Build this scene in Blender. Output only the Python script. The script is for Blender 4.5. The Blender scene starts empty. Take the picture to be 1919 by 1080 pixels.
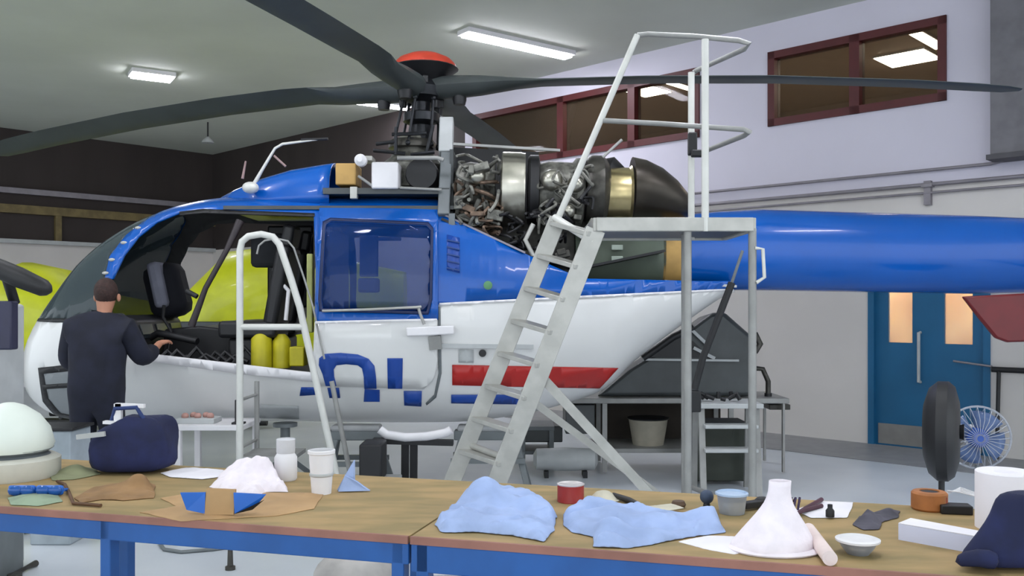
import bpy, bmesh, math, random
from mathutils import Vector, Matrix, noise
R = math.radians
col = bpy.context.scene.collection
# ------------------------------------------------------------------ camera, world, exposure
F = 1700.0; EYE = 1.6; HOR = 573.0
cam = bpy.data.cameras.new('camera'); camo = bpy.data.objects.new('camera', cam); col.objects.link(camo)
camo.location = (0, 0, EYE); camo.rotation_euler = (R(90), 0, 0)
cam.sensor_width = 36; cam.lens = F / 1919 * 36; cam.shift_y = (HOR - 540) / 1919; cam.clip_start = .05
bpy.context.scene.camera = camo
world = bpy.data.worlds.new('world'); bpy.context.scene.world = world; world.use_nodes = True
bg = world.node_tree.nodes['Background']; bg.inputs[0].default_value = (.86, .93, 1, 1); bg.inputs[1].default_value = 1.25
vs = bpy.context.scene.view_settings
vs.view_transform = 'Standard'; vs.look = 'None'; vs.gamma = 1; vs.use_curve_mapping = False; vs.exposure = 0.82
LAMP_W = 40.0

# ------------------------------------------------------------------ materials
def lin(c):
    if isinstance(c, str):
        c = [int(c[i:i+2], 16) / 255 for i in (0, 2, 4)]
    return tuple((x / 12.92 if x <= .04045 else ((x + .055) / 1.055) ** 2.4) for x in c)
MC = {}
def mat(name, c, rough=.5, metal=0, var=.12, scale=6, bump=0, c2=None, coat=0, spec=.5, stretch=None):
    if name in MC: return MC[name]
    m = bpy.data.materials.new(name); m.use_nodes = True; nt = m.node_tree; b = nt.nodes['Principled BSDF']
    b.inputs['Roughness'].default_value = rough; b.inputs['Metallic'].default_value = metal
    b.inputs['Coat Weight'].default_value = coat; b.inputs['Coat Roughness'].default_value = .06
    b.inputs['Specular IOR Level'].default_value = spec
    tc = nt.nodes.new('ShaderNodeTexCoord'); n = nt.nodes.new('ShaderNodeTexNoise'); n.inputs['Scale'].default_value = scale
    n.inputs['Detail'].default_value = 5
    src = tc.outputs['Object']
    if stretch:
        mp = nt.nodes.new('ShaderNodeMapping'); mp.inputs['Scale'].default_value = stretch
        nt.links.new(src, mp.inputs[0]); src = mp.outputs[0]
    nt.links.new(src, n.inputs['Vector'])
    r = nt.nodes.new('ShaderNodeValToRGB'); nt.links.new(n.outputs['Fac'], r.inputs[0])
    a = lin(c); z = lin(c2) if c2 else tuple(x * (1 - var * 1.5) for x in a)
    r.color_ramp.elements[0].position = .38; r.color_ramp.elements[1].position = .62
    r.color_ramp.elements[0].color = (*z, 1); r.color_ramp.elements[1].color = (*a, 1)
    nt.links.new(r.outputs[0], b.inputs['Base Color'])
    if bump:
        bp = nt.nodes.new('ShaderNodeBump'); bp.inputs['Strength'].default_value = bump; bp.inputs['Distance'].default_value = .02
        nt.links.new(n.outputs['Fac'], bp.inputs['Height']); nt.links.new(bp.outputs[0], b.inputs['Normal'])
    MC[name] = m; return m
def emis(name, c, s):
    if name in MC: return MC[name]
    m = bpy.data.materials.new(name); m.use_nodes = True; b = m.node_tree.nodes['Principled BSDF']
    b.inputs['Base Color'].default_value = (*lin(c), 1); b.inputs['Emission Color'].default_value = (*lin(c), 1)
    b.inputs['Emission Strength'].default_value = s; MC[name] = m; return m
def glass(name, tint, opac=.25, rough=.03, ior=1.5):
    if name in MC: return MC[name]
    m = bpy.data.materials.new(name); m.use_nodes = True; nt = m.node_tree; nt.nodes.clear()
    o = nt.nodes.new('ShaderNodeOutputMaterial'); t = nt.nodes.new('ShaderNodeBsdfTransparent'); p = nt.nodes.new('ShaderNodeBsdfPrincipled')
    mx = nt.nodes.new('ShaderNodeMixShader'); fr = nt.nodes.new('ShaderNodeFresnel'); fr.inputs[0].default_value = ior
    ad = nt.nodes.new('ShaderNodeMath'); ad.operation = 'ADD'; ad.inputs[1].default_value = opac; ad.use_clamp = True
    t.inputs[0].default_value = (*[.55 + .45 * x for x in lin(tint)], 1)
    p.inputs['Base Color'].default_value = (*lin(tint), 1); p.inputs['Roughness'].default_value = rough
    nt.links.new(fr.outputs[0], ad.inputs[0]); nt.links.new(ad.outputs[0], mx.inputs[0])
    nt.links.new(t.outputs[0], mx.inputs[1]); nt.links.new(p.outputs[0], mx.inputs[2]); nt.links.new(mx.outputs[0], o.inputs[0])
    MC[name] = m; return m

BLUE = mat('gloss_blue_paint', '0054ae', .25, var=.05, scale=2, coat=.3, spec=.35)
WHITE = mat('gloss_white_paint', 'dcdcda', .3, var=.03, scale=2, coat=.5)
NAVY = mat('navy_decal', '12439a', .35, var=.06)
REDD = mat('red_decal', 'b4201c', .35, var=.1)
DRED = mat('dark_red_paint', '660c13', .4, var=.1)
CAPRED = mat('red_hub_cover', 'c23a22', .5, var=.15)
LINER = mat('dark_cabin_lining', '2e2f30', .8)
BLADE = mat('blade_grey', '3e4444', .55, var=.15, scale=3)
DARK = mat('black_plastic', '17171a', .5)
HUB = mat('hub_dark_metal', '2e3034', .4, .6, var=.3, scale=14)
STEEL = mat('brushed_steel', 'bcb9ac', .28, .9, var=.1, scale=9)
WARMST = mat('heat_tinted_steel', 'c9b98a', .26, .9, var=.25, scale=4)
DSTEEL = mat('sooty_steel', '55534e', .42, .7, var=.3, scale=9)
ENG = mat('engine_casting', '85847c', .5, .5, var=.4, scale=16)
ENG2 = mat('engine_brown_pipe', '7a6656', .5, .5, var=.4, scale=16)
ALU = mat('aluminium_ladder', 'b4b3ad', .42, .45, var=.1, scale=8)
ALU2 = mat('grey_painted_tube', '9b9b98', .5, .2, var=.12)
PRIMER = mat('green_grey_primer', '5f6a5c', .6, var=.15, scale=3)
TAN = mat('tan_box', 'b99455', .7, var=.15)
NVC = mat('navy_cloth', '1a1d2e', .9, var=.25, scale=9, bump=.2)
BAG = mat('navy_bag_fabric', '1c2450', .85, var=.3, scale=8, bump=.2)
SKIN = mat('skin', 'b98268', .6, var=.08)
HAIR = mat('brown_hair', '3a2520', .8, var=.3, scale=40, bump=.5)
YEL = mat('yellow_paint', 'd6dc08', .4, var=.1, scale=3, coat=.3)
YEL2 = mat('yellow_plastic', 'c2b81c', .5, var=.15)
GREYP = mat('grey_panel', '6e7476', .45, var=.1)
DGREY = mat('dark_grey_composite', '45494a', .4, .1, var=.15, scale=4)
LGREY = mat('light_grey_paint', 'b5b8b8', .5, var=.08)
WPL = mat('white_plastic', 'e4e2e4', .5, var=.04)
PAPER = mat('white_paper', 'ece8ee', .8, var=.03)
PINKW = mat('white_tissue', 'efe6ec', .9, var=.05, scale=20, bump=.2)
LBLUE = mat('pale_blue_cloth', 'a3b6de', .9, var=.12, scale=8, bump=.15)
BENCHW = mat('stained_bench_top', 'a88c5e', .75, c2='8c7a50', scale=3.5, bump=.15, stretch=(1, 3, 1))
BEDGE = mat('bench_brown_edge', '9a6a5c', .7, var=.15)
BENCHB = mat('blue_bench_steel', '1a569c', .45, var=.12)
CARD = mat('cardboard', 'b89468', .8, var=.12, scale=5)
BRP = mat('brown_kraft_paper', '9c7850', .8, var=.2, scale=8, bump=.3)
FLOORM = mat('pale_grey_floor_paint', 'd0d5da', .3, c2='c2c8cf', scale=.9, spec=.4)
WALKM = mat('grey_floor_border', '8f8f90', .5, var=.08)
WALLM = mat('lilac_white_wall', 'd3cfdc', .8, var=.03, scale=1)
WALLG = mat('warm_white_lower_wall', 'd6d1cd', .8, var=.04, scale=1)
CEILM = mat('ceiling_grey_green', 'cfd3c8', .85, var=.05, scale=.6)
DWALL = mat('dark_brown_cladding', '3a3230', .8, var=.15, scale=1.2, stretch=(1, 1, .2))
FRAME = mat('maroon_window_frame', '541a1c', .5, var=.1)
TEAL = mat('blue_door_paint', '14618c', .5, var=.08, scale=2)
KICK = mat('kick_plate', '9a9794', .35, .5, var=.08)
BROWNG = glass('brown_office_glass', '7a6c5c', .06)
WSG = glass('windscreen_glass', '4c585c', .5)
BLG = glass('blue_tinted_pane', '1c4a96', .28)
CLG = glass('clear_plastic', 'd8dce4', .3, .1)
FANG = glass('fan_blade_plastic', '6f86b4', .55, .2)
ORNG = mat('orange_wood', 'b5713a', .6, var=.2, scale=9)
BTAPE = mat('bright_blue_plastic', '2068c8', .4, var=.1)
PIPE = mat('grey_pipe', '8d888e', .5, .3, var=.1)
YBEAM = mat('ochre_beam', '7a6a42', .6, var=.2)
ALUW = mat('white_enamel_tube', 'd2d2cc', .4, .1, var=.06)

# ------------------------------------------------------------------ mesh helpers
OFF = {}
def tag(o, label=None, cat=None, group=None, kind=None):
    if label: o['label'] = label
    if cat: o['category'] = cat
    if group: o['group'] = group
    if kind: o['kind'] = kind
    return o
def thing(name, loc, label, cat, group=None):
    o = bpy.data.objects.new(name, None); col.objects.link(o); o.location = loc; o.empty_display_size = .1
    OFF[o.name] = Vector(loc); return tag(o, label, cat, group)
class MB:
    def __init__(s): s.v = []; s.f = []
    def add(s, vs_, fs_):
        n = len(s.v); s.v += [Vector(v) for v in vs_]; s.f += [tuple(i + n for i in f) for f in fs_]; return s
    def box(s, c, d, rz=0, M=None):
        hx, hy, hz = d[0]/2, d[1]/2, d[2]/2
        M = M or Matrix.Rotation(rz, 3, 'Z')
        vs_ = [Vector(c) + M @ Vector((x*hx, y*hy, z*hz)) for x in (-1, 1) for y in (-1, 1) for z in (-1, 1)]
        return s.add(vs_, [(0,1,3,2),(4,6,7,5),(0,4,5,1),(2,3,7,6),(0,2,6,4),(1,5,7,3)])
    def tube(s, pts, r, n=10, cap=True):
        pts = [Vector(p) for p in pts]; rs = r if isinstance(r, (list, tuple)) else [r]*len(pts)
        rings = []; prev = None
        for i, p in enumerate(pts):
            d = (pts[min(i+1, len(pts)-1)] - pts[max(i-1, 0)]).normalized()
            if prev is None:
                a = d.orthogonal().normalized()
            else:
                a = (prev - d * prev.dot(d)); a = a.normalized() if a.length > 1e-6 else d.orthogonal().normalized()
            prev = a; b = d.cross(a)
            rings.append([p + rs[i]*(math.cos(2*math.pi*k/n)*a + math.sin(2*math.pi*k/n)*b) for k in range(n)])
        return s.loft(rings, cap)
    def bar(s, a, b, w, h, up=(0,0,1)):
        a, b = Vector(a), Vector(b); d = (b-a).normalized(); u = Vector(up); x = d.cross(u)
        x = x.normalized() if x.length > 1e-5 else Vector((1,0,0)); z = x.cross(d)
        rings = [[p + x*sx*w/2 + z*sz*h/2 for sx, sz in ((-1,-1),(1,-1),(1,1),(-1,1))] for p in (a, b)]
        return s.loft(rings, True)
    def loft(s, rings, cap=True, close=True):
        n = len(rings[0]); vs_ = [v for r in rings for v in r]; fs_ = []
        for i in range(len(rings)-1):
            for k in range(n if close else n-1):
                fs_.append((i*n+k, i*n+(k+1)%n, (i+1)*n+(k+1)%n, (i+1)*n+k))
        if cap: fs_.append(tuple(range(n))[::-1]); fs_.append(tuple((len(rings)-1)*n+k for k in range(n)))
        return s.add(vs_, fs_)
    def lathe(s, prof, c, ax=(0,0,1), n=24, cap=True, sx=1, sy=1):
        ax = Vector(ax).normalized(); a = ax.orthogonal().normalized() if abs(ax.z) < .99 else Vector((1,0,0)); b = ax.cross(a)
        c = Vector(c)
        return s.loft([[c + ax*h + max(r, 1e-4)*(sx*math.cos(2*math.pi*k/n)*a + sy*math.sin(2*math.pi*k/n)*b) for k in range(n)] for r, h in prof], cap)
    def ball(s, c, r, n=16, m=10, M=None):
        rx, ry, rz = r if isinstance(r, (tuple, list)) else (r, r, r); c = Vector(c)
        M = M or Matrix.Identity(3)
        return s.loft([[c + M @ Vector((rx*math.sin(t)*math.cos(2*math.pi*k/n), ry*math.sin(t)*math.sin(2*math.pi*k/n), -rz*math.cos(t))) for k in range(n)]
                       for t in [max(.02, min(math.pi-.02, math.pi*j/m)) for j in range(m+1)]], True)
    def prism(s, poly, d):          # poly = 3D points, d = extrude vector
        d = Vector(d); p = [Vector(q) for q in poly]; return s.loft([p, [q + d for q in p]], True)
    def build(s, name, m, parent=None, smooth=True, bevel=0, sub=0, solid=0, angle=40):
        off = Vector((0,0,0))
        if parent is not None: off = OFF[parent.name]
        me = bpy.data.meshes.new(name); me.from_pydata([tuple(v - off) for v in s.v], [], s.f); me.update()
        bm = bmesh.new(); bm.from_mesh(me); bmesh.ops.recalc_face_normals(bm, faces=bm.faces[:]); bm.to_mesh(me); bm.free()
        return finish(me, name, m, parent, smooth, bevel, sub, solid, angle)
def finish(me, name, m, parent, smooth=True, bevel=0, sub=0, solid=0, angle=40):
    me.materials.append(m); o = bpy.data.objects.new(name, me); col.objects.link(o)
    if parent is not None: o.parent = parent; OFF[o.name] = OFF[parent.name]
    else: OFF[o.name] = Vector((0,0,0))
    if smooth:
        me.polygons.foreach_set('use_smooth', [True]*len(me.polygons))
        try: me.set_sharp_from_angle(angle=R(angle))
        except Exception: pass
    if solid:
        q = o.modifiers.new('s', 'SOLIDIFY'); q.thickness = solid; q.offset = -1
    if bevel:
        q = o.modifiers.new('b', 'BEVEL'); q.width = bevel; q.segments = 2; q.limit_method = 'ANGLE'
    if sub:
        q = o.modifiers.new('u', 'SUBSURF'); q.levels = sub; q.render_levels = sub
    return o
def single(mb, name, m, label, cat, group=None, **k):
    o = mb.build(name, m, None, **k); me = o.data
    # move origin to the base centre
    xs = [v.co for v in me.vertices]; c = Vector((sum(v.x for v in xs)/len(xs), sum(v.y for v in xs)/len(xs), min(v.z for v in xs)))
    me.transform(Matrix.Translation(-c)); o.location = c; return tag(o, label, cat, group)
def dup(root, loc, rz=None, label=None):
    r = root.copy(); col.objects.link(r); r.location = loc
    if rz is not None: r.rotation_euler.z = rz
    if label: r['label'] = label
    for ch in list(root.children):
        c = ch.copy(); col.objects.link(c); c.parent = r
        for g in ch.children:
            d = g.copy(); col.objects.link(d); d.parent = c
    return r
def at(px, py, D): return Vector(((px-960)*D/F, D, EYE + (HOR-py)*D/F))
def onflat(px, py, z):
    D = (EYE - z)*F/(py-HOR); return Vector(((px-960)*D/F, D, z))
def interp(tab, x):
    if x <= tab[0][0]: return tab[0][1]
    for (a, b), (c, d) in zip(tab, tab[1:]):
        if x <= c: return b + (d-b)*(x-a)/(c-a)
    return tab[-1][1]
def smooth_i(tab, x):       # monotone-ish catmull-rom
    n = len(tab)
    if x <= tab[0][0]: return tab[0][1]
    if x >= tab[-1][0]: return tab[-1][1]
    for i in range(n-1):
        if x <= tab[i+1][0]:
            x0, y0 = tab[i]; x1, y1 = tab[i+1]; h = x1-x0; t = (x-x0)/h
            m0 = (y1 - tab[i-1][1])/(x1-tab[i-1][0]) if i > 0 else (y1-y0)/h
            m1 = (tab[i+2][1]-y0)/(tab[i+2][0]-x0) if i+2 < n else (y1-y0)/h
            return (2*t**3-3*t**2+1)*y0 + (t**3-2*t**2+t)*h*m0 + (-2*t**3+3*t**2)*y1 + (t**3-t**2)*h*m1
def poly_mesh(loops, cutx, cuty):
    """fill outline loops (first outer, rest holes) in 2D and cut them into a grid"""
    bm = bmesh.new()
    for lp in loops:
        vs_ = [bm.verts.new((p[0], p[1], 0)) for p in lp]
        for i in range(len(vs_)):
            try: bm.edges.new((vs_[i], vs_[(i+1) % len(vs_)]))
            except ValueError: pass
    bmesh.ops.triangle_fill(bm, use_beauty=True, use_dissolve=False, edges=bm.edges[:])
    for vals, no in ((cutx, (1,0,0)), (cuty, (0,1,0))):
        for x in vals:
            g = bm.verts[:] + bm.edges[:] + bm.faces[:]
            bmesh.ops.bisect_plane(bm, geom=g, dist=1e-6, plane_co=(x*no[0], x*no[1], 0), plane_no=no)
    bmesh.ops.remove_doubles(bm, verts=bm.verts[:], dist=1e-5)
    return bm

# ================================================================== SETTING
def TP(px): r = (px-960)/F; return (3.81-10.8*r)/(.719+.695*r)
def WR(t, z, off=0): return Vector((3.81-.719*t-.695*off, 10.8+.695*t-.719*off, z))
def zr(px, py): return EYE + (HOR-py)*(10.8+.695*TP(px))/F
CH = 5.14
def struct(mb, name, m, **k): o = mb.build(name, m, **k); o['kind'] = 'structure'; return o
struct(MB().box((-2, 9, -.05), (34, 34, .1)), 'floor', FLOORM, smooth=False)
ANG = math.atan2(.695, -.719)     # along right wall
def wbox(t0, t1, z0, z1, o0, o1):
    m = MB(); a = [WR(t, z, o) for t in (t0, t1) for o in (o0, o1) for z in (z0, z1)]
    return m.add(a, [(0,1,3,2),(4,6,7,5),(0,4,5,1),(2,3,7,6),(0,2,6,4),(1,5,7,3)])
def wpoly_wall(name, t0, t1, z0, z1, holes, m):
    mb = MB(); ts = sorted({t0, t1} | {h[0] for h in holes} | {h[1] for h in holes})
    for a, b in zip(ts, ts[1:]):
        hs = sorted([(h[2], h[3]) for h in holes if h[0] <= a + 1e-6 and h[1] >= b - 1e-6]); z = z0
        for h0, h1 in hs:
            if h0 > z: mb.add(*wb(a, b, z, h0))
            z = h1
        if z < z1: mb.add(*wb(a, b, z, z1))
    return struct(mb, name, m, smooth=False)
def wb(a, b, z0, z1):
    q = wbox(a, b, z0, z1, -.15, 0); return q.v, q.f
W1 = (TP(1775), TP(1441), 3.84, 4.77); W2 = (TP(1312), TP(888), 3.84, 4.77); DR = (TP(1857), TP(1628), 0, 2.12)
TE = TP(872); TC = 15.05; ZP = zr(1330, 398)
wpoly_wall('wall_right', -8, TE, 3.0-.05, CH, [W1, W2], WALLM)
wpoly_wall('wall_right_lower', -8, TE, 0, 3.0-.05, [DR], WALLG)
struct(wbox(TE, TC, 2.9, CH, -.15, 0), 'wall_far_upper', DWALL, smooth=False)
struct(wbox(TE, TC, 0, 2.9, -.15, 0), 'wall_far_lower', WALLG, smooth=False)
CO = WR(TC, 0)
def WBk(s, z, off=0): return Vector((CO.x-.695*s+.719*off, CO.y-.719*s-.695*off, z))
def bbox(s0, s1, z0, z1, o0, o1, m=None):
    m = m or MB(); a = [WBk(s, z, o) for s in (s0, s1) for o in (o0, o1) for z in (z0, z1)]
    return m.add(a, [(0,1,3,2),(4,6,7,5),(0,4,5,1),(2,3,7,6),(0,2,6,4),(1,5,7,3)])
struct(bbox(-.1, 14, 2.85, CH, -.15, 0), 'wall_back_upper', DWALL, smooth=False)
struct(bbox(-.1, 14, 0, 2.85, -.15, 0), 'wall_back_lower', WALLG, smooth=False)
tag(single(bbox(.3, 10, 3.84, 3.95, .05, .15), 'service_pipe', PIPE, 'long grey pipe running along the top of the dark far wall at left', 'pipe', smooth=False), )
struct(bbox(0, 10, 3.45, 3.62, .0, .12), 'trim_1', YBEAM, smooth=False)
struct(bbox(0, 10, 2.85, 2.93, .0, .14), 'trim_2', LGREY, smooth=False)
for i, s in enumerate((1.5, 3.4, 5.3)):
    struct(bbox(s, s+.12, 2.93, 3.45, 0, .1), 'trim_%d' % (3+i), YBEAM, smooth=False)
# ceiling polygon
cp = [WR(-8, CH), WR(TC, CH), WBk(14, CH), (-19, 4, CH), (-19, -4, CH), (9.6, -4, CH)]
struct(MB().prism([(p[0], p[1], CH) for p in cp], (0, 0, .12)), 'ceiling', CEILM, smooth=False)
# painted walkway along the right wall
q = [WR(-8, .002, 0), WR(TC, .002, 0), WR(TC, .002, 1.15), WR(-8, .002, 1.15)]
struct(MB().prism(q, (0, 0, .004)), 'trim_6', WALKM, smooth=False)
def office_window(n, W, mull):
    t0, t1, z0, z1 = W; fw = .09
    r = thing('window_%d' % n, WR((t0+t1)/2, z0), None, None); r['kind'] = 'structure'
    f = MB()
    for a, b, c, d in ((t0, t1, z0, z0+fw), (t0, t1, z1-fw, z1), (t0, t0+fw, z0, z1), (t1-fw, t1, z0, z1)) + tuple((m-.06, m+.06, z0, z1) for m in mull):
        g = wbox(a, b, c, d, -.13, .03); f.add(g.v, g.f)
    f.build('window_frame', FRAME, r, smooth=False)
    edges = [t0+fw] + sum([[m-.06, m+.06] for m in mull], []) + [t1-fw]
    for a, b in zip(edges[::2], edges[1::2]):
        wbox(a, b, z0+fw, z1-fw, -.07, -.06).build('pane', BROWNG, r, smooth=False)
    return r
office_window(1, W1, [TP(1603)]); office_window(2, W2, [TP(1185), TP(1052)])
# office behind the windows
OFC = mat('office_wall', 'a4988a', .8, var=.05)
m = MB(); OA, OB = -2.0, 9.0
for g in (wbox(OA, OB, 2.95, 5.1, -4.7, -4.6), wbox(OA-.1, OA, 2.95, 5.1, -4.7, -.16), wbox(OB, OB+.1, 2.95, 5.1, -4.7, -.16),
          wbox(OA-.1, OB+.1, 5.05, 5.12, -4.7, -.16), wbox(OA-.1, OB+.1, 2.9, 2.96, -4.7, -.16)): m.add(g.v, g.f)
struct(m, 'wall_office', OFC, smooth=False)
OL = emis('office_lamp', 'fff6e0', 26)
def wl(t0, t1, o0, o1, label, z=5.0):
    r = thing('office_ceiling_light', WR((t0+t1)/2, z, (o0+o1)/2), label, 'ceiling light')
    wbox(t0, t1, z, z+.03, o0, o1).build('diffuser', OL, r, smooth=False)
    wbox(t0-.02, t1+.02, z+.01, z+.045, o0-.02, o1+.02).build('housing', LGREY, r, smooth=False)
wl(-.58, -.44, -2.15, -1.0, 'bright tube light seen high in the right pane of the right-hand window')
wl(-.3, .36, -2.75, -2.1, 'square ceiling panel light seen through the right pane of the right-hand window', 5.015)
wl(3.07, 3.2, -2.1, -1.05, 'short tube light seen through the left-hand window behind the platform rails')
wl(3.5, 4.0, -1.8, -1.25, 'square panel light seen through the left-hand window beside the short tube', 5.015)
wl(7.0, 7.15, -3.1, -1.5, 'long tube light seen through the left-hand window just above the engine')
# double door
D0, D1 = DR[0], DR[1]; dm = (D0+D1)/2
dd = thing('door_1', WR(dm, 0, -.05), None, None); dd['kind'] = 'structure'
f = MB()
for g in (wbox(D0, D0+.07, 0, 2.12, -.12, .02), wbox(D1-.07, D1, 0, 2.12, -.12, .02), wbox(D0, D1, 2.05, 2.12, -.12, .02)): f.add(g.v, g.f)
f.build('door_frame', TEAL, dd, smooth=False)
LIT = mat('lit_corridor_poster', 'd9b98a', .8, c2='b0784a', scale=5)
for k, (a, b) in enumerate(((D0+.07, dm), (dm, D1-.07))):
    gl = ((a+.12, b-.17) if k == 0 else (a+.17, b-.14))
    # gl window position near each outer half
    lf = MB()
    for g in (wbox(a, gl[0], 0, 2.05, -.09, -.04), wbox(gl[1], b, 0, 2.05, -.09, -.04), wbox(gl[0], gl[1], 0, 1.18, -.09, -.04), wbox(gl[0], gl[1], 1.85, 2.05, -.09, -.04)): lf.add(g.v, g.f)
    L = lf.build('door_leaf', TEAL, dd, smooth=False)
    wbox(gl[0], gl[1], 1.18, 1.85, -.07, -.06).build('vision_pane', CLG, L, smooth=False)
    wbox(a+.03, b-.03, .02, .25, -.04, -.03).build('kick_plate', KICK, L, smooth=False)
    sgn = dm - .07 if k == 0 else dm + .07
MB().tube([WR(dm+.07, 1.3, 0), WR(dm+.07, 1.3, .05), WR(dm+.07, .75, .05), WR(dm+.07, .75, 0)], .018).build('pull_handle', LGREY, dd)
# warm corridor behind the doors
CORR = mat('corridor_cream', 'e8d09c', .8, c2='d0a86c', scale=2)
m = MB()
for g in (wbox(D0-.2, D1+.2, 0, 2.6, -1.9, -1.8), wbox(D0-.3, D0-.2, 0, 2.6, -1.9, -.15), wbox(D1+.2, D1+.3, 0, 2.6, -1.9, -.15), wbox(D0-.3, D1+.3, 2.55, 2.6, -1.9, -.15)): m.add(g.v, g.f)
struct(m, 'wall_corridor', CORR, smooth=False)
cl = thing('corridor_light', WR(dm, 2.5, -1), 'corridor ceiling light glowing behind the blue double door', 'ceiling light')
wbox(dm-.5, dm+.5, 2.49, 2.52, -1.2, -.9).build('diffuser', emis('corridor_lamp', 'fff0d4', 30), cl, smooth=False)
wbox(D1-.75, D1-.6, 1.1, 1.9, -1.79, -1.77).build('poster', mat('corridor_dark_print', '7a4a34', .8), cl, smooth=False)
# the poster is a separate thing on the corridor wall
po = [c for c in cl.children if c.name.startswith('poster')][0]; po.parent = None; po.location = cl.location
tag(po, 'narrow brown poster seen through the left pane of the blue double door', 'poster')
# wall pipes
pz = lambda px, py: zr(px, py)
pg = 'pipes along the right wall'
for k, (a, b, dz, r_, lab) in enumerate(((900, 1905, 0, .018, 'topmost thin grey pipe running along the white right wall'), (900, 1990, -.16, .022, 'middle grey pipe on the white right wall above the blue tail'),
                                  (900, 1990, -.25, .014, 'lowest thin grey pipe on the white right wall above the blue tail'))):
    z = pz(1330, 378) + dz + .12
    if k == 0: pts = [WR(TP(a), z, .05), WR(TP(1860), z, .05), WR(TP(1895), z+.03, .05), WR(TP(1900), z+.3, .05)]
    else: pts = [WR(TP(a), z, .05), WR(TP(b), z, .05)]
    single(MB().tube(pts, r_), 'wall_pipe', PIPE, lab, 'pipe')
j = thing('pipe_bracket', WR(TP(1740), 2.9, 0), 'grey bracket clamping the pipes to the right wall', 'bracket')
wbox(TP(1748), TP(1735), pz(1740, 385), pz(1740, 340), 0, .06).build('plate', PIPE, j, smooth=False)
wbox(TP(1752), TP(1732), pz(1740, 352), pz(1740, 346), 0, .09).build('clamp', PIPE, j, smooth=False)
dk = thing('ventilation_duct', WR(-1.95, 3.1, .0), 'tall grey duct coming down the right wall from the ceiling', 'duct')
wbox(-2.25, -1.82, 3.15, CH-.01, 0.005, .3).build('duct_body', mat('duct_grey', '6f6d72', .6), dk, smooth=False, bevel=.01)
wbox(-2.28, -1.79, 3.1, 3.15, 0.005, .33).build('end_flange', mat('duct_flange', '4d4b50', .6), dk, smooth=False)
# barrier handrail in front of the door
br = thing('barrier_rail', WR(-1.5, 0, .9), 'low dark horizontal rail in front of the right wall beside the blue door', 'rail')
MB().tube([WR(TP(1862), .93, .05), WR(-4, .93, .05)], .03).build('rail', DARK, br)
for t in (TP(1875), -3.5): MB().tube([WR(t, 0, .12), WR(t, .93, .05)], .02).build('post', DARK, br)
MB().tube([WR(TP(1862), .96, .05), WR(TP(1790), 1.0, .05)], .012).build('thin_arm', PIPE, br)

# ---- ceiling lights
LT = emis('fluorescent_tube', 'f2f2ff', LAMP_W)
def tube_light(a, b, label, w=.16, drop=0):
    a, b = Vector(a), Vector(b); c = (a+b)/2; d = b-a; rz = math.atan2(d.y, d.x); L = d.length
    r = thing('ceiling_light', (c.x, c.y, CH-.1), label, 'ceiling light', 'added suspended fill lights overhead' if drop else 'fluorescent ceiling lights')
    if drop:
        for q in (a.lerp(b, .15), a.lerp(b, .85)): MB().tube([(q.x, q.y, CH), (q.x, q.y, CH-drop-.06)], .01).build('hanger_wire', DARK, r)
    else: MB().box((c.x, c.y, CH-.03), (L+.06, w+.1, .06), rz).build('housing', WPL, r, smooth=False)
    MB().box((c.x, c.y, CH-.075-drop), (L, w, .03), rz).build('diffuser', LT, r, smooth=False)
    return r
def cpt(px, py): return onflat(px, py, CH-.09)
tube_light(cpt(872, 68), cpt(1065, 110), 'long ceiling tube light right of the red rotor cap')
tube_light(cpt(620, 188), cpt(765, 206), 'ceiling tube light seen just left of the rotor mast')
tube_light(cpt(248, 143), cpt(322, 152), 'short bright ceiling light alone at upper left', .3)
dirv = Vector((.72, .69, 0))
for k, (x, y) in enumerate(((-4.2, 6.2), (-1.3, 6.2), (1.4, 6.3), (3.6, 5.2), (-3.5, 3), (.8, 2.6), (-6.8, 4.8))):  # unseen lamps added to brighten the room, hung low to light the ceiling
    p = Vector((x, y, 0)); tube_light(p-dirv*.5, p+dirv*.5, 'added suspended fill light overhead outside the picture', .12, .75)
mt = thing('roof_vent', cpt(390, 268), 'tiny pale fitting on the dark area above the nose', 'fitting')
p = at(390, 268, 17.5); mt.location = p; OFF[mt.name] = p
MB().lathe([(.02, .12), (.10, .05), (.12, 0)], p).build('fitting_cover', LGREY, mt)
MB().tube([p, (p.x, p.y, CH)], .015).build('hanger_rod', DARK, mt)

# ================================================================== HELICOPTER
YC = 8.03
def hx(px, D=7.6): return (px-960)*D/F
def hz(py, D=7.6): return EYE+(HOR-py)*D/F
def hn(px): return hx(px, interp([(62, 8.0), (120, 7.88), (260, 7.72), (330, 7.6)], px))
TOP = [(hn(a), hz(b)) for a, b in ((62, 700), (66, 655), (78, 615), (100, 572), (125, 530), (160, 480), (205, 438), (262, 402), (330, 374), (420, 361), (600, 361), (820, 364), (900, 375), (1000, 395), (1150, 425), (1300, 440), (1420, 450))]
BOT = [(hn(a), hz(b)) for a, b in ((62, 702), (66, 735), (80, 765), (115, 790), (180, 800), (300, 800), (450, 798), (850, 800), (980, 785), (1070, 762), (1140, 735), (1200, 680), (1300, 605), (1380, 553), (1420, 545))]
WID = [(hn(a), w) for a, w in ((62, .03), (66, .22), (80, .36), (115, .50), (180, .62), (260, .72), (380, .78), (900, .78), (1050, .74), (1200, .6), (1300, .46), (1420, .3))]
def sect(X): return smooth_i(TOP, X), smooth_i(BOT, X), smooth_i(WID, X)
def hw(X, v):
    zt, zb, W = sect(X); n = 2.6; u = abs(2*v-1); return W*max(0, 1-u**n)**(1/n)
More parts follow.
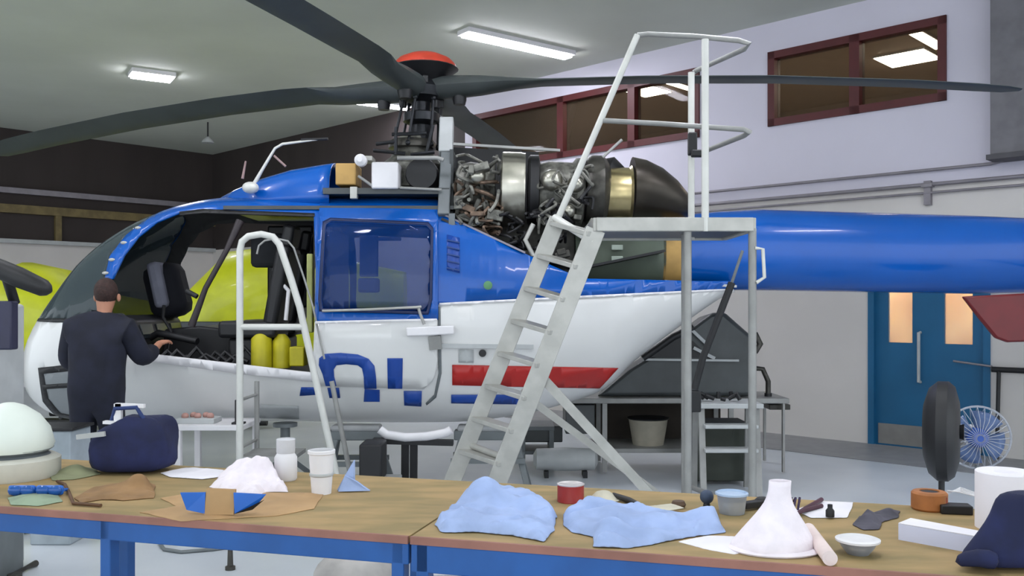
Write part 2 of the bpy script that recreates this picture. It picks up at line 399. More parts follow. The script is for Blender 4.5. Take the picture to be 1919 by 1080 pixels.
def px2xv(px, py):
    D = 7.3
    for _ in range(6):
        X = (px-960)*D/F; Z = EYE+(HOR-py)*D/F; zt, zb, W = sect(X); v = max(0, min(1, (Z-zb)/(zt-zb))); D = .5*D+.5*(YC-hw(X, v))
    return X, v
def dens(poly, step=10):
    out = []
    for i, p in enumerate(poly):
        q = poly[(i+1) % len(poly)]; n = max(1, int(math.hypot(q[0]-p[0], q[1]-p[1])/step))
        out += [(p[0]+(q[0]-p[0])*k/n, p[1]+(q[1]-p[1])*k/n) for k in range(n)]
    return out
VC = [.0015, .006, .015, .03, .05, .08, .12, .17, .23, .3, .38, .46, .54, .62, .7, .77, .83, .88, .92, .95, .97, .985, .994, .9985]
def skin_panel(name, m, parent, outer, holes=(), off=0.0, both=True, solid=.018, xstep=.09, step=10, side=-1):
    loops = []
    for L in [outer]+list(holes):
        o = []
        for i, p in enumerate(L):
            q = L[(i+1) % len(L)]
            if len(p) == 3: o.append(p[1:]); continue
            if len(q) == 3: o.append(px2xv(*p)); continue
            n = max(1, int(math.hypot(q[0]-p[0], q[1]-p[1])/step))
            o += [px2xv(p[0]+(q[0]-p[0])*k/n, p[1]+(q[1]-p[1])*k/n) for k in range(n)]
        loops.append(o)
    cl_ = []
    def collapse(L, val):
        hit = lambda p: abs(p[1]-val) < 1e-4
        if not any(map(hit, L)) or all(map(hit, L)): return L
        k = next(i for i, p in enumerate(L) if not hit(p)); L = L[k:]+L[:k]; out = []; i = 0
        while i < len(L):
            if not hit(L[i]): out.append(L[i]); i += 1; continue
            j = i
            while j+1 < len(L) and hit(L[j+1]): j += 1
            a, b = L[i][0], L[j][0]; n = max(1, int(abs(b-a)/.05))
            out += [(a+(b-a)*q/n, val) for q in range(n+1)]; i = j+1
        return out
    loops = [collapse(collapse(L, 1), 0) for L in loops]
    for L in loops:
        o = []
        for p in L:
            if not o or math.hypot(p[0]-o[-1][0], p[1]-o[-1][1]) > 4e-4: o.append(p)
        if math.hypot(o[0][0]-o[-1][0], o[0][1]-o[-1][1]) < 4e-4: o.pop()
        cl_.append(o)
    x0 = min(p[0] for p in cl_[0]); x1 = max(p[0] for p in cl_[0]); n = int((x1-x0)/xstep)+1
    bm = poly_mesh(cl_, [x0+(x1-x0)*k/n for k in range(1, n)], VC)
    o3 = OFF[parent.name]
    for v in bm.verts:
        X, w = v.co.x, v.co.y; zt, zb, W = sect(X); h = hw(X, w)
        k = off if h > .02 else off*.3
        v.co = Vector((X, YC+side*(h+k), zb+(zt-zb)*w + (off*(2*w-1)**3 if off else 0))) - o3
    bmesh.ops.recalc_face_normals(bm, faces=bm.faces[:])
    # outward = away from centre plane
    s = sum((f.normal.y*side + (0)) * f.calc_area() for f in bm.faces)
    if s < 0: bmesh.ops.reverse_faces(bm, faces=bm.faces[:])
    if both:
        g = bmesh.ops.duplicate(bm, geom=bm.verts[:]+bm.edges[:]+bm.faces[:])['geom']
        vs_ = [e for e in g if isinstance(e, bmesh.types.BMVert)]; fs_ = [e for e in g if isinstance(e, bmesh.types.BMFace)]
        for v in vs_: v.co.y = 2*(YC-o3.y)-v.co.y
        bmesh.ops.reverse_faces(bm, faces=fs_)
        bmesh.ops.remove_doubles(bm, verts=bm.verts[:], dist=.002)
    me = bpy.data.meshes.new(name); bm.to_mesh(me); bm.free()
    o = finish(me, name, m, parent, True, solid=solid, angle=50)
    if solid >= .018:
        me.materials.append(LINER); o.modifiers['s'].material_offset = 1
    return o
heli = thing('helicopter', (-.8, YC, 0), 'blue and white police helicopter with open engine bay, raised on stands', 'helicopter')
T0 = -400
DOORF = [(212, 522), (232, 478), (258, 443), (292, 415), (335, 397), (380, 393), (588, 401), (592, 450), (590, 600), (586, 700), (262, 662), (225, 640), (208, 590)]
SL = [(600, 384), (822, 392), (822, 560), (820, 690), (812, 712), (795, 726), (600, 722), (592, 600)]
WIN = [(612, 422), (622, 416), (800, 424), (808, 432), (806, 560), (800, 584), (606, 578), (604, 560)]
# nose seam between windscreen and white nose: a level line running forward to the nose tip
SEAM = []; ZS = 1.478; X_ = -3.34
while X_ > -4.24:
    zt, zb, W = sect(X_); v_ = (ZS-zb)/(zt-zb)
    if v_ >= .998: break
    SEAM.append(('xv', X_, v_)); X_ -= .05
XM = X_+.01; SEAM.append(('xv', XM, 1.0))
XTIP = TOP[0][0]; XR0 = px2xv(318, T0)[0]; XB = px2xv(1375, 1500)[0]
TOPW = [('xv', XM+(XR0-XM)*k/24, 1.0) for k in range(1, 24)]
# blue upper skin (roof, pillars)
skin_panel('upper_skin', BLUE, heli, [(318, T0), (830, T0), (830, 398), (990, 478), (1090, 522), (1375, 528), (1375, 543), (1100, 556), (820, 571), (822, 600), (590, 604),
     (592, 500), (588, 401), (380, 393), (335, 397), (292, 415), (258, 443), (232, 478), (212, 522), (195, 528), (205, 480), (235, 440), (275, 408), (310, 386)], [[p for p in WIN]], xstep=.07)
# white lower skin
skin_panel('lower_skin', WHITE, heli, [(820, 571), (1100, 556), (1375, 543)] + [('xv', XB+(XTIP-XB)*k/60, 0.0) for k in range(61)] + [('xv', XTIP+(XM-XTIP)*k/6, 1.0) for k in range(1, 6)]
     + SEAM[::-1] + [(196, 600), (208, 590), (225, 640), (262, 662), (586, 700), (590, 604), (822, 600)],
     [[(76, 696), (132, 690), (140, 745), (134, 786), (108, 782), (84, 750)]], xstep=.07)
skin_panel('windscreen', WSG, heli, [(196, 600)] + SEAM + TOPW + [(318, T0), (310, 386), (275, 408), (235, 440), (205, 480), (195, 528), (208, 590)], solid=.006)
skin_panel('windscreen_rim', DARK, heli, [(192, 530), (202, 528), (212, 592), (212, 606), (196, 608)] + [(a, b, c-.012) for a, b, c in SEAM[:-2]] + [(a, b, c+.012) for a, b, c in SEAM[:-2]][::-1] + [(196, 594)], off=.004, solid=.01)
rv = MB()   # rivet-like clips that catch the light on the front edge
for a, b in ((258, 427), (232, 455), (210, 487), (198, 512)):
    X, v = px2xv(a, b); zt, zb, W = sect(X); rv.ball((X, YC-hw(X, v)-.006, zb+(zt-zb)*v), (.028, .008, .014), 10, 6)
rv.build('windscreen_clips', ALU, heli)
skin_panel('chin_window', glass('chin_glass', 'a8adb0', .5), heli, [(76, 696), (132, 690), (140, 745), (134, 786), (108, 782), (84, 750)], solid=.006, both=False)
skin_panel('chin_window_rim', DARK, heli, [(70, 690), (136, 683), (146, 745), (138, 794), (106, 790), (78, 753)], [[(80, 701), (129, 696), (134, 745), (129, 779), (111, 776), (89, 748)]], off=.005, solid=.01, step=6)
skin_panel('chin_window_bar', DARK, heli, [(78, 722), (140, 718), (140, 726), (80, 730)], off=.006, solid=.01, both=False)
skin_panel('door_sill', WPL, heli, [(258, 660), (586, 698), (588, 714), (440, 698), (262, 674)], off=.03, solid=.016, step=12, both=False)
skin_panel('door_top_seal', DARK, heli, [(335, 397), (380, 392), (590, 400), (590, 406), (380, 399), (337, 403)], off=.004, solid=.01, both=False)
# sliding door with blue top and white lower skin
SDT = skin_panel('sliding_door', WHITE, heli, [(592, 604), (820, 598), (820, 690), (812, 712), (795, 728), (594, 722)], off=.022, both=False, solid=.03)
SDT['label'] = 'white lower panel of the sliding cabin door carrying large blue letter parts'
skin_panel('door_upper_frame', BLUE, SDT, [(600, 384), (822, 392), (822, 599), (592, 605), (594, 500)], [WIN], off=.02, both=False, solid=.03)
skin_panel('window_pane', BLG, SDT, WIN, off=.012, both=False, solid=.006)
skin_panel('window_seal', mat('seal_dark_blue', '0a2050', .5), SDT, [(606, 418), (620, 411), (804, 419), (813, 430), (811, 562), (804, 590), (600, 584), (598, 560)], [WIN], off=.026, both=False, solid=.006, step=6)
g = MB()
def sp(px, py, off=.03):
    X, v = px2xv(px, py); zt, zb, W = sect(X); return Vector((X, YC-hw(X, v)-off, zb+(zt-zb)*v))
g.tube([sp(606, 583), sp(700, 580, .05), sp(782, 576, .05), sp(790, 575)], .011)
g.build('window_bar', ALU, SDT)
MB().tube([sp(785, 576, .03), sp(790, 590, .06), sp(797, 608, .06)], .012).build('door_handle', ALU2, SDT)
# letters (big blue parts of the word on the side, interrupted by the door edge)
arch = [(612, 722), (606, 700), (599, 684), (600, 671), (610, 663), (640, 661), (672, 664), (692, 672), (703, 685), (706, 705), (707, 727), (684, 727), (683, 705), (680, 690), (672, 684), (650, 682), (632, 684), (627, 692), (628, 705), (632, 722)]
skin_panel('lettering', NAVY, SDT, arch, off=.026, both=False, solid=.003, step=5)
skin_panel('lettering', NAVY, SDT, [(727, 671), (756, 671), (755, 727), (728, 727)], off=.026, both=False, solid=.003)
for L in ([(565, 726), (588, 726), (594, 740), (562, 742)], [(614, 727), (636, 727), (638, 746), (618, 746)], [(684, 729), (712, 731), (712, 753), (682, 753)],
          [(757, 733), (791, 733), (790, 762), (758, 760)]):
    skin_panel('side_lettering', NAVY, heli, L, off=.005, both=False, solid=.003)
skin_panel('red_stripe', REDD, heli, [(848, 684), (1160, 690), (1125, 728), (1000, 726), (848, 722)], off=.005, both=False, solid=.003)
skin_panel('blue_stripe', NAVY, heli, [(846, 740), (1000, 740), (980, 758), (846, 756)], off=.005, both=False, solid=.003)
skin_panel('pale_pinstripe', WPL, heli, [(594, 602), (820, 597), (820, 601), (594, 607)], off=.056, both=False, solid=.003)
skin_panel('pale_pinstripe', WPL, heli, [(824, 568), (1100, 554), (1372, 541), (1372, 545), (1100, 559), (824, 573)], off=.006, both=False, solid=.003)
skin_panel('rear_seam', GREYP, heli, [(821, 575), (826, 575), (828, 700), (818, 745), (800, 760), (798, 756), (814, 740), (822, 700)], off=.004, both=False, solid=.003)
skin_panel('cabin_side_vent', NAVY, heli, [(838, 440), (862, 446), (862, 512), (838, 506)], off=.004, both=False, solid=.004)
vt = MB()
for k in range(5): vt.bar(sp(838, 450+k*13, .012), sp(862, 455+k*13, .012), .012, .01)
vt.build('vent_louvre', mat('louvre_blue', '0c3c80', .4), heli)
fl = MB(); c = sp(915, 535, .008); fl.lathe([(.035, 0), (.035, -.008), (.02, -.012)], c, (0, 1, 0)); fl.build('filler_cap', mat('filler_green', '5f9a6a', .5), heli)
# door rail ledge
rl = MB(); a = sp(764, 622, .05); b = sp(852, 618, .05)
rl.bar(a, b, .07, .07); rl.build('rail_end_cover', WPL, heli, bevel=.01)
MB().bar(sp(815, 630, .03), sp(818, 655, .03), .02, .1, (1, 0, 0)).build('rail_bracket', ALU2, heli)
rr = MB(); rr.bar(sp(828, 648, .012), sp(1000, 650, .012), .03, .035); rr.build('door_rail', LGREY, heli)
MB().lathe([(.03, 0), (.03, -.02)], sp(905, 662, .012), (0, 1, 0), 14).build('socket_cap', DARK, heli)
skin_panel('access_panel', LGREY, heli, [(860, 655), (888, 656), (888, 680), (860, 680)], off=.006, both=False, solid=.003)
skin_panel('belly_hatch', LGREY, heli, [(480, 758), (560, 762), (560, 786), (484, 784)], off=.004, both=False, solid=.004)
# interior
fz = hz(692, 7.4)
ip = MB(); ip.box((hx(560), YC, fz-.05), (3.2, 1.3, .06)); ip.build('cabin_floor', mat('cabin_floor_grey', '3c3d3d', .7), heli, smooth=False)
ip = MB(); ip.box((hx(850), YC, (fz+hz(400))/2-.02), (.05, 1.25, hz(400)-fz)); ip.build('rear_bulkhead', GREYP, heli, smooth=False)
ip = MB(); ip.box((hx(610), YC+.05, (fz+hz(420))/2), (.06, .9, hz(420)-fz-.05)); ip.build('mid_bulkhead', DGREY, heli, smooth=False)
ip = MB(); ip.box((hx(640), YC, hz(392)), (1.9, 1.1, .03)); ip.build('headliner', DGREY, heli, smooth=False)
# instrument panel and nose interior
ipn = MB()
ipn.prism([(hx(195), YC-.5, fz), (hx(190), YC-.5, hz(625)), (hx(225), YC-.5, hz(590)), (hx(262), YC-.5, hz(600)), (hx(275), YC-.5, hz(640)), (hx(290), YC-.5, fz)], (0, 1.0, 0))
P = ipn.build('instrument_panel', DARK, heli, bevel=.02)
sc = MB()
for k in range(3): sc.box((hx(268), YC-.35+k*.33, hz(622)), (.03, .24, .12), M=Matrix.Rotation(R(-15), 3, 'Y'))
sc.build('display_screen', mat('screen_glass', '20262a', .15), P)
MB().tube([(hx(262), YC-.3, hz(640)), (hx(290), YC-.35, hz(625)), (hx(330), YC-.4, hz(632)), (hx(372), YC-.45, hz(640))], .03).build('glare_hose', DARK, P)
def seat(nx, ny, label):
    s = MB(); s.box((nx, ny, fz+.32), (.48, .46, .14)); s.box((nx, ny, fz+.12), (.34, .36, .26)); so = s.build('pilot_seat', DARK, heli, bevel=.03)
    MB().box((nx+.24, ny, fz+.68), (.12, .46, .68), M=Matrix.Rotation(R(10), 3, 'Y')).build('seat_back', DARK, so, bevel=.04)
    MB().box((nx+.31, ny, fz+1.1), (.1, .28, .2), M=Matrix.Rotation(R(10), 3, 'Y')).build('headrest', DARK, so, bevel=.03)
    return so
seat(hx(470), YC-.32, ''); seat(hx(470), YC+.34, '')
# dark backs of the far seat area (the blanket-draped seat beyond the panel)
MB().box((hx(252), YC+.32, hz(545, 8.3)), (.34, .34, .5), M=Matrix.Rotation(R(-14), 3, 'Y')).build('draped_avionics_cover', mat('blue_black_cover', '12141f', .85), heli, bevel=.1)
MB().box((hx(308, 8.3), YC+.22, hz(535, 8.3)), (.12, .3, .42), M=Matrix.Rotation(R(-12), 3, 'Y')).build('grey_side_cushion', mat('grey_cushion', '8f90a0', .85), heli, bevel=.04)
MB().tube([(hx(300), YC-.3, fz), (hx(310), YC-.3, fz+.3), (hx(296), YC-.32, fz+.42), (hx(300), YC-.34, fz+.52)], .014).build('control_stick', DARK, heli)
# door gas strut / dark pole across the opening
MB().tube([sp(355, 612, -.05), sp(382, 540, -.05), sp(420, 470, -.06), (hx(462), YC-.6, hz(418))], [.03, .022, .022, .035]).build('roof_strut', mat('strut_brown_black', '2c2428', .5), heli)
MB().tube([sp(345, 545, -.06), sp(366, 556, -.05)], .02).build('strut_lever', DARK, heli)
MB().prism([(hx(285), YC-.25, fz), (hx(292), YC-.25, hz(618)), (hx(360), YC-.25, hz(612)), (hx(446), YC-.25, hz(622)), (hx(450), YC-.25, fz)], (0, .5, 0)).build('centre_console', DARK, heli, bevel=.02)
sb = MB()
random.seed(3)
for k in range(9):
    x = 300+k*18; sb.tube([(hx(x), YC-.55+random.uniform(-.05, .05), fz+.03), (hx(x+20), YC-.5, fz+.12+random.uniform(-.03, .06)), (hx(x+45), YC-.52, fz+.05)], .02, 8)
sb.build('loose_cable_loom', DARK, heli)
MB().box((hx(232, 7.5), YC-.62, hz(600, 7.4)), (.09, .07, .11)).build('throttle_quadrant', DGREY, heli, bevel=.02)
# rear cabin dark rack behind the hoop of the step ladder
MB().box((hx(545, 8.3), YC+.3, hz(500, 8.3)), (.42, .1, .75)).build('dark_medical_rack', DARK, heli, bevel=.02)
MB().box((hx(505, 8.0), YC-.05, hz(470, 8)), (.3, .12, .3)).build('dark_side_bag', mat('charcoal_bag', '2a2c30', .9), heli, bevel=.04)
MB().tube([(hx(520), YC-.5, hz(520)), (hx(545), YC-.5, hz(545)), (hx(540), YC-.5, hz(600))], .018).build('ivory_tube', WPL, heli)
MB().ball((hx(522), YC-.48, hz(508)), (.04, .04, .05), 12, 8).build('grey_valve', LGREY, heli)
# rear cabin yellow kit
y1 = MB(); y1.lathe([(.085, 0), (.085, .24), (.06, .28), (.03, .3)], (hx(495), YC-.5, fz)); y1.build('yellow_oxygen_bottle', YEL2, heli)
y1 = MB(); y1.lathe([(.075, 0), (.075, .22), (.05, .26), (.03, .28)], (hx(530), YC-.46, fz)); y1.build('yellow_oxygen_bottle', YEL2, heli)
MB().box((hx(565), YC-.52, fz+.10), (.12, .16, .16)).build('yellow_kit_box', YEL2, heli, bevel=.01)
MB().box((hx(518), YC-.3, fz+.6), (.13, .1, .16)).build('yellow_kit_box', YEL2, heli, bevel=.01)
MB().box((hx(588), YC-.55, fz+.62), (.05, .06, .65)).build('door_post_trim', mat('pale_green_trim', 'a9ae6c', .6), heli, bevel=.01)
MB().box((hx(692, 7.45), YC-.58, hz(480, 7.45)), (.15, .05, .34)).build('pale_reflection_post', WPL, heli, bevel=.01)  # pale pieces here are added behind the pane to stand for its reflections
MB().box((hx(718, 7.45), YC-.58, hz(448, 7.45)), (.3, .05, .03)).build('pale_reflection_bar', WPL, heli, bevel=.01)
MB().box((hx(692, 7.45), YC-.58, hz(535, 7.45)), (.17, .1, .12)).build('pale_reflection_block', WPL, heli, bevel=.02)
# roof cowling (blue fairing)
ck = MB(); rings = []
for a, zt_, w in ((395, 366, .1), (430, 352, .26), (480, 333, .36), (540, 316, .42), (600, 306, .45), (622, 303, .45)):
    X = hx(a, 7.7); t = hz(zt_-4, 7.7); b = hz(385, 7.7)
    rings.append([(X, YC+w*s_*max(0, 1-u**3.2)**(1/3.2), b+(t-b)*u) for s_, us in ((-1, [0, .2, .4, .6, .75, .87, .95, .985, 1]), (1, [.985, .95, .87, .75, .6, .4, .2, 0])) for u in us])
ck.loft(rings, False, False); ck.build('front_cowling', BLUE, heli, solid=.02)
# antennas on the cowling
an = MB(); an.tube([at(474, 350, 7.75), at(492, 318, 7.75), at(516, 278, 7.75), at(530, 270, 7.75), at(600, 261, 7.75)], [.02, .014, .012, .012, .008])
an.build('wire_cutter', ALUW, heli)
MB().tube([at(565, 262, 7.75), at(615, 260, 7.75)], .012).build('cutter_tip', DARK, heli)
MB().tube([at(455, 335, 7.7), at(461, 302, 7.7)], [.012, .008]).build('whip_antenna', mat('pink_grey_rod', '9a7f7c', .5), heli)
MB().ball(at(470, 352, 7.6), (.07, .06, .05)).build('antenna_foot', ALUW, heli)
MB().tube([at(514, 292, 7.75), at(536, 312, 7.75)], .01).build('cutter_brace', mat('pink_grey_rod', '9a7f7c', .5), heli)
# front transmission deck
MB().box((hx(735, 7.9), YC, hz(368, 7.9)), (1.05, 1.0, .05)).build('transmission_deck', DGREY, heli, smooth=False)
g = MB(); p = at(648, 326, 7.55); g.box(p+Vector((0, .15, 0)), (.17, .3, .18)); g.build('tan_hydraulic_box', TAN, heli, bevel=.01)
g = MB(); g.lathe([(.05, 0), (.05, -.06), (.02, -.09)], at(678, 302, 7.5), (0, 1, 0), 16); g.build('pale_fluid_cap', WPL, heli)
g = MB(); g.box(at(722, 329, 7.5)+Vector((0, .1, 0)), (.22, .24, .22)); g.build('white_control_box', WPL, heli, bevel=.012)
g = MB(); p = at(790, 325, 7.6); g.lathe([(.13, -.0), (.14, .05), (.14, .4)], p, (0, 1, 0), 20); g.build('oil_cooler_intake', DARK, heli)
g = MB(); g.tube([at(750, 352, 7.5), at(828, 356, 7.5)], .012); g.tube([at(672, 330, 7.5), at(700, 350, 7.5)], .012); g.tube([at(745, 296, 7.5), at(820, 296, 7.5), at(832, 300, 7.5)], .018)
g.build('hydraulic_line', ALU2, heli)
g = MB(); g.box(at(664, 362, 7.55), (.06, .06, .1)); g.box(at(690, 300, 7.6), (.1, .2, .04)); g.build('cowling_latch', ALU, heli, bevel=.005)
gb = MB(); c = at(775, 330, YC); gb.lathe([(.28, -.12), (.3, .0), (.3, .08), (.2, .16), (.14, .28), (.12, .36)], c); gb.build('main_gearbox', ENG, heli)
# swashplate, control links, mast
MX = (790-960)*YC/F; MZ = EYE+(HOR-172)*YC/F
sw = MB(); sz = EYE+(HOR-275)*YC/F
sw.lathe([(.1, .06), (.19, .05), (.21, .02), (.21, -.02), (.12, -.04)], (MX-.08, YC, sz)); SW = sw.build('swashplate', DSTEEL, heli)
ln = MB()
for k in range(6):
    a = k*math.pi/3+.3; x, y = math.cos(a), math.sin(a)
    ln.tube([(MX-.05+.2*x, YC+.2*y, sz), (MX+.16*x, YC+.16*y, MZ-.08)], .013, 8); ln.ball((MX+.16*x, YC+.16*y, MZ-.08), .025, 8, 6); ln.ball((MX-.05+.2*x, YC+.2*y, sz), .028, 8, 6)
ln.build('pitch_link', HUB, SW)
cr = MB()
for a, b in (((705, 270), (740, 266)), ((700, 282), (760, 288)), ((735, 252), (800, 250)), ((770, 290), (815, 285)), ((742, 238), (742, 290)), ((812, 235), (800, 285))):
    cr.tube([at(*a, 7.8), at(*b, 7.8)], .016, 8)
cr.build('control_lever', HUB, SW)
ms = MB(); ms.lathe([(.11, 0), (.1, .15), (.08, .3), (.09, .5)], (MX, YC, MZ-.55), n=20)
ms.lathe([(.1, 0), (.16, .03), (.16, .1), (.1, .12)], (MX, YC, MZ-.3)); ms.build('rotor_mast', HUB, heli)
rh = MB(); rh.lathe([(.1, -.1), (.2, -.06), (.22, .02), (.15, .1), (.13, .16)], (MX, YC, MZ)); RH = rh.build('rotor_hub', HUB, heli)
cz = EYE+(HOR-128)*YC/F
MB().lathe([(.14, -.13), (.2, -.08), (.3, -.01), (.29, .0)], (MX+.03, YC, cz)).build('hub_cap_skirt', DARK, RH)
MB().lathe([(.285, 0), (.275, .03), (.23, .075), (.14, .115), (.04, .13), (.001, .132)], (MX+.03, YC, cz)).build('hub_cap', CAPRED, RH)
hb = random.Random(5)
for k in range(10):
    a = hb.uniform(0, 6.28); z = MZ+hb.uniform(-.16, .08); MB().box((MX+.17*math.cos(a), YC+.17*math.sin(a), z), (.06, .05, .07), a).build('hub_bolt', DARK, RH, bevel=.006)
def blade(ang, droop, pitch):
    d = Vector((math.cos(ang), math.sin(ang), 0)); s = Vector((-d.y, d.x, 0)); m = MB(); rings = []
    for r, ch, th in ((.05, .22, .2), (.3, .26, .2), (.55, .27, .17), (.8, .27, .11), (1.05, .28, .06), (1.3, .30, .04), (2, .30, .036), (3, .30, .034), (4, .29, .03), (4.45, .28, .028), (4.65, .24, .024), (4.75, .1, .015)):
        z = MZ+.02 - droop*(r/5)**2.2; tw = pitch*(1 if r > 1 else r); ring = []
        for u, t in ((-.35, 0), (-.3, .5), (-.1, 1), (.2, .8), (.5, .35), (.65, .05), (.65, -.05), (.3, -.3), (0, -.5), (-.3, -.35)):
            if r < .9: u, t = -.5*math.cos(len(ring)*.628), .5*math.sin(len(ring)*.628)*2
            w = u*ch; h = t*th*.5
            ring.append(Vector((MX, YC, z))+d*r+s*(w*math.cos(tw)-h*math.sin(tw))+Vector((0, 0, w*math.sin(tw)+h*math.cos(tw))))
        rings.append(ring)
    m.loft(rings); return m
A0 = math.atan2(-.285, .96)
for k, (dr, pt) in enumerate(((.36, R(2)), (.3, R(-8)), (.39, R(20)), (.1, R(6)))):
    b = blade(A0+[0, math.pi/2, math.pi, -math.pi/2][k], dr, pt).build('rotor_blade', BLADE, heli)
    dq = Vector((math.cos(A0+[0, 1, 2, 3][k]*math.pi/2), math.sin(A0+[0, 1, 2, 3][k]*math.pi/2), 0))
    MB().lathe([(.05, -.14), (.06, -.1), (.06, .0)], Vector((MX, YC, MZ))+dq*.36, n=14).build('blade_damper', DARK, b)
# pale post between decks
g = MB(); g.bar(at(838, 226, 7.9), at(836, 290, 7.75), .12, .12, (1, 0, 0)); g.build('firewall_post', LGREY, heli, bevel=.01)
MB().bar(at(838, 285, 7.75), at(832, 405, 7.45), .07, .1, (1, 0, 0)).build('firewall_post', GREYP, heli, bevel=.01)
MB().bar(at(800, 205, 8.3), at(840, 236, 8.0), .06, .05).build('post_arm', LGREY, heli)
MB().box(at(848, 345, 7.75)+Vector((0, .35, 0)), (.03, .9, .56)).build('firewall', DGREY, heli, smooth=False)
MB().bar(at(850, 270, 7.5), at(1050, 282, 7.5), .03, .02).build('bay_top_frame', ALU2, heli)
# engine deck
dkp = [(hx(832, 7.6), hz(412, 7.6)), (hx(990, 7.6), hz(484, 7.6)), (hx(1095, 7.6), hz(500, 7.6)), (hx(1240, 7.6), hz(470, 7.6))]
m = MB(); m.loft([[(x, YC-.62, z) for x, z in dkp], [(x, YC+.62, z) for x, z in dkp]], False, False); m.build('engine_deck', DARK, heli, solid=.02, smooth=False)
MB().prism([at(850, 276, YC+.42), at(1010, 285, YC+.42), at(1010, 500, YC+.42), at(850, 430, YC+.42)], (0, .02, 0)).build('far_cowling', DARK, heli, smooth=False)
MB().prism([at(860, 385, YC), at(1110, 400, YC), at(1110, 510, YC), at(1000, 490, YC), at(860, 430, YC)], (0, .25, 0)).build('engine_mount_tray', DSTEEL, heli, smooth=False)
# engine
EY = 7.75
eng = MB(); c = at(890, 355, EY); eng.lathe([(.1, 0), (.2, .05), (.22, .15), (.2, .3), (.24, .36)], at(850, 352, EY+.05), (1, 0, 0), 24); EN = eng.build('engine', ENG, heli)
def emb(cb, name, m, **k): g = MB(); cb(g); return g.build(name, m, EN, **k)
def ringx(g, px, py, prof, D=EY, n=28, sy=1): g.lathe(prof, at(px, py, D), (1, 0, -.02), n)
emb(lambda g: ringx(g, 962, 357, [(.25, -.105), (.315, -.1), (.325, -.09), (.325, .06), (.318, .085), (.318, .1), (.2, .105)], n=36), 'intake_band', STEEL)
emb(lambda g: ringx(g, 1000, 357, [(.28, -.05), (.3, -.03), (.3, .04), (.26, .05)]), 'dark_band', DARK)
emb(lambda g: ringx(g, 1050, 360, [(.24, -.18), (.26, -.1), (.25, .1), (.29, .13), (.29, .18), (.24, .2)]), 'combustor_casing', ENG)
emb(lambda g: ringx(g, 1128, 358, [(.27, -.14), (.3, -.1), (.3, .0), (.26, .04), (.22, .06)]), 'turbine_casing', DSTEEL)
emb(lambda g: ringx(g, 1160, 366, [(.22, -.14), (.235, -.1), (.235, .08), (.255, .1)]), 'exhaust_collar', WARMST)
def exh(g):
    rings = []; n = 26
    for px, cy, rz_ in ((1185, 352, .26), (1210, 355, .25), (1240, 362, .215), (1268, 374, .165), (1290, 386, .1), (1296, 392, .05)):
        c = at(px, cy, EY); rings.append([c+Vector((0, .3*math.cos(2*math.pi*k/n)*rz_/.26, rz_*math.sin(2*math.pi*k/n))) for k in range(n)])
    g.loft(rings)
emb(exh, 'exhaust_cone', mat('soot_brown_metal', '4a443c', .35, .6, var=.3, scale=3))
emb(lambda g: g.lathe([(.1, 0), (.16, .08), (.12, .2), (.05, .28)], at(1120, 318, EY+.05), (1, 0, -.5), 20), 'black_fairing', DARK)
rg = random.Random(11)
def pipes(seed, x0, x1, y0, y1, n, r, D0=7.38, D1=7.6):
    g = MB(); q = random.Random(seed)
    for k in range(n):
        x, y = q.uniform(x0, x1), q.uniform(y0, y1); pts = []
        for j in range(4):
            pts.append(at(x, y, q.uniform(D0, D1))); x += q.uniform(-28, 32); y += q.uniform(-22, 26)
            x = min(max(x, x0), x1); y = min(max(y, y0), y1)
        cr_ = [pts[0]]+pts+[pts[-1]]; sm = []
        for a, b, c, d in zip(cr_, cr_[1:], cr_[2:], cr_[3:]):
            for u in range(5):
                t = u/5; sm.append(.5*((2*b)+(c-a)*t+(2*a-5*b+4*c-d)*t*t+(3*b-a-3*c+d)*t**3))
        g.tube(sm+[pts[-1]], r*q.uniform(.6, 1.2), 8)
    return g
pipes(1, 855, 935, 290, 420, 26, .014).build('fuel_line', ENG, EN)
pipes(2, 855, 940, 340, 440, 20, .014).build('oil_line', ENG2, EN)
pipes(3, 1010, 1110, 300, 440, 16, .013, 7.32, 7.5).build('bleed_line', ENG, EN)
pipes(4, 930, 1060, 400, 465, 26, .016, 7.35, 7.6).build('drain_line', DARK, EN)
for k_e in range(5): pipes(70+k_e, 1000, 1120, 300, 460, 1, .02, 7.35, 7.5).build('engine_hose', DARK, EN)
def boxes(seed, x0, x1, y0, y1, n, s, name, m):
    g = MB(); q = random.Random(seed)
    for k in range(n): g.box(at(q.uniform(x0, x1), q.uniform(y0, y1), q.uniform(7.4, 7.7)), (s*q.uniform(.5, 1.5), s*2, s*q.uniform(.5, 1.4)), M=Matrix.Rotation(q.uniform(-.5, .5), 3, 'Y'))
    g.build(name, m, EN, bevel=.008)
boxes(5, 860, 930, 300, 420, 9, .09, 'accessory_unit', ENG); boxes(6, 1010, 1100, 310, 430, 7, .09, 'accessory_unit', ENG)
boxes(8, 1040, 1100, 440, 480, 3, .1, 'control_unit', DSTEEL); boxes(9, 860, 935, 380, 440, 6, .08, 'starter_unit', ENG2)
for a, b, r_ in ((1035, 338, .09), (1080, 345, .07), (1065, 395, .06), (895, 330, .07)): MB().ball(at(a, b, 7.45), r_, 16, 10).build('pump_housing', STEEL, EN)
MB().tube([at(1000, 420, 7.36), at(985, 450, 7.36), at(1000, 480, 7.36)], .02).build('drain_elbow', ALU, EN)
MB().tube([at(1130, 295, 7.4), at(1166, 262, 7.4)], .012).build('bay_prop_rod', ALU2, EN)
MB().bar(sp(836, 404, .01), sp(985, 474, .01), .03, .015).build('bay_edge_trim', mat('worn_edge', '8f8a96', .5), heli)
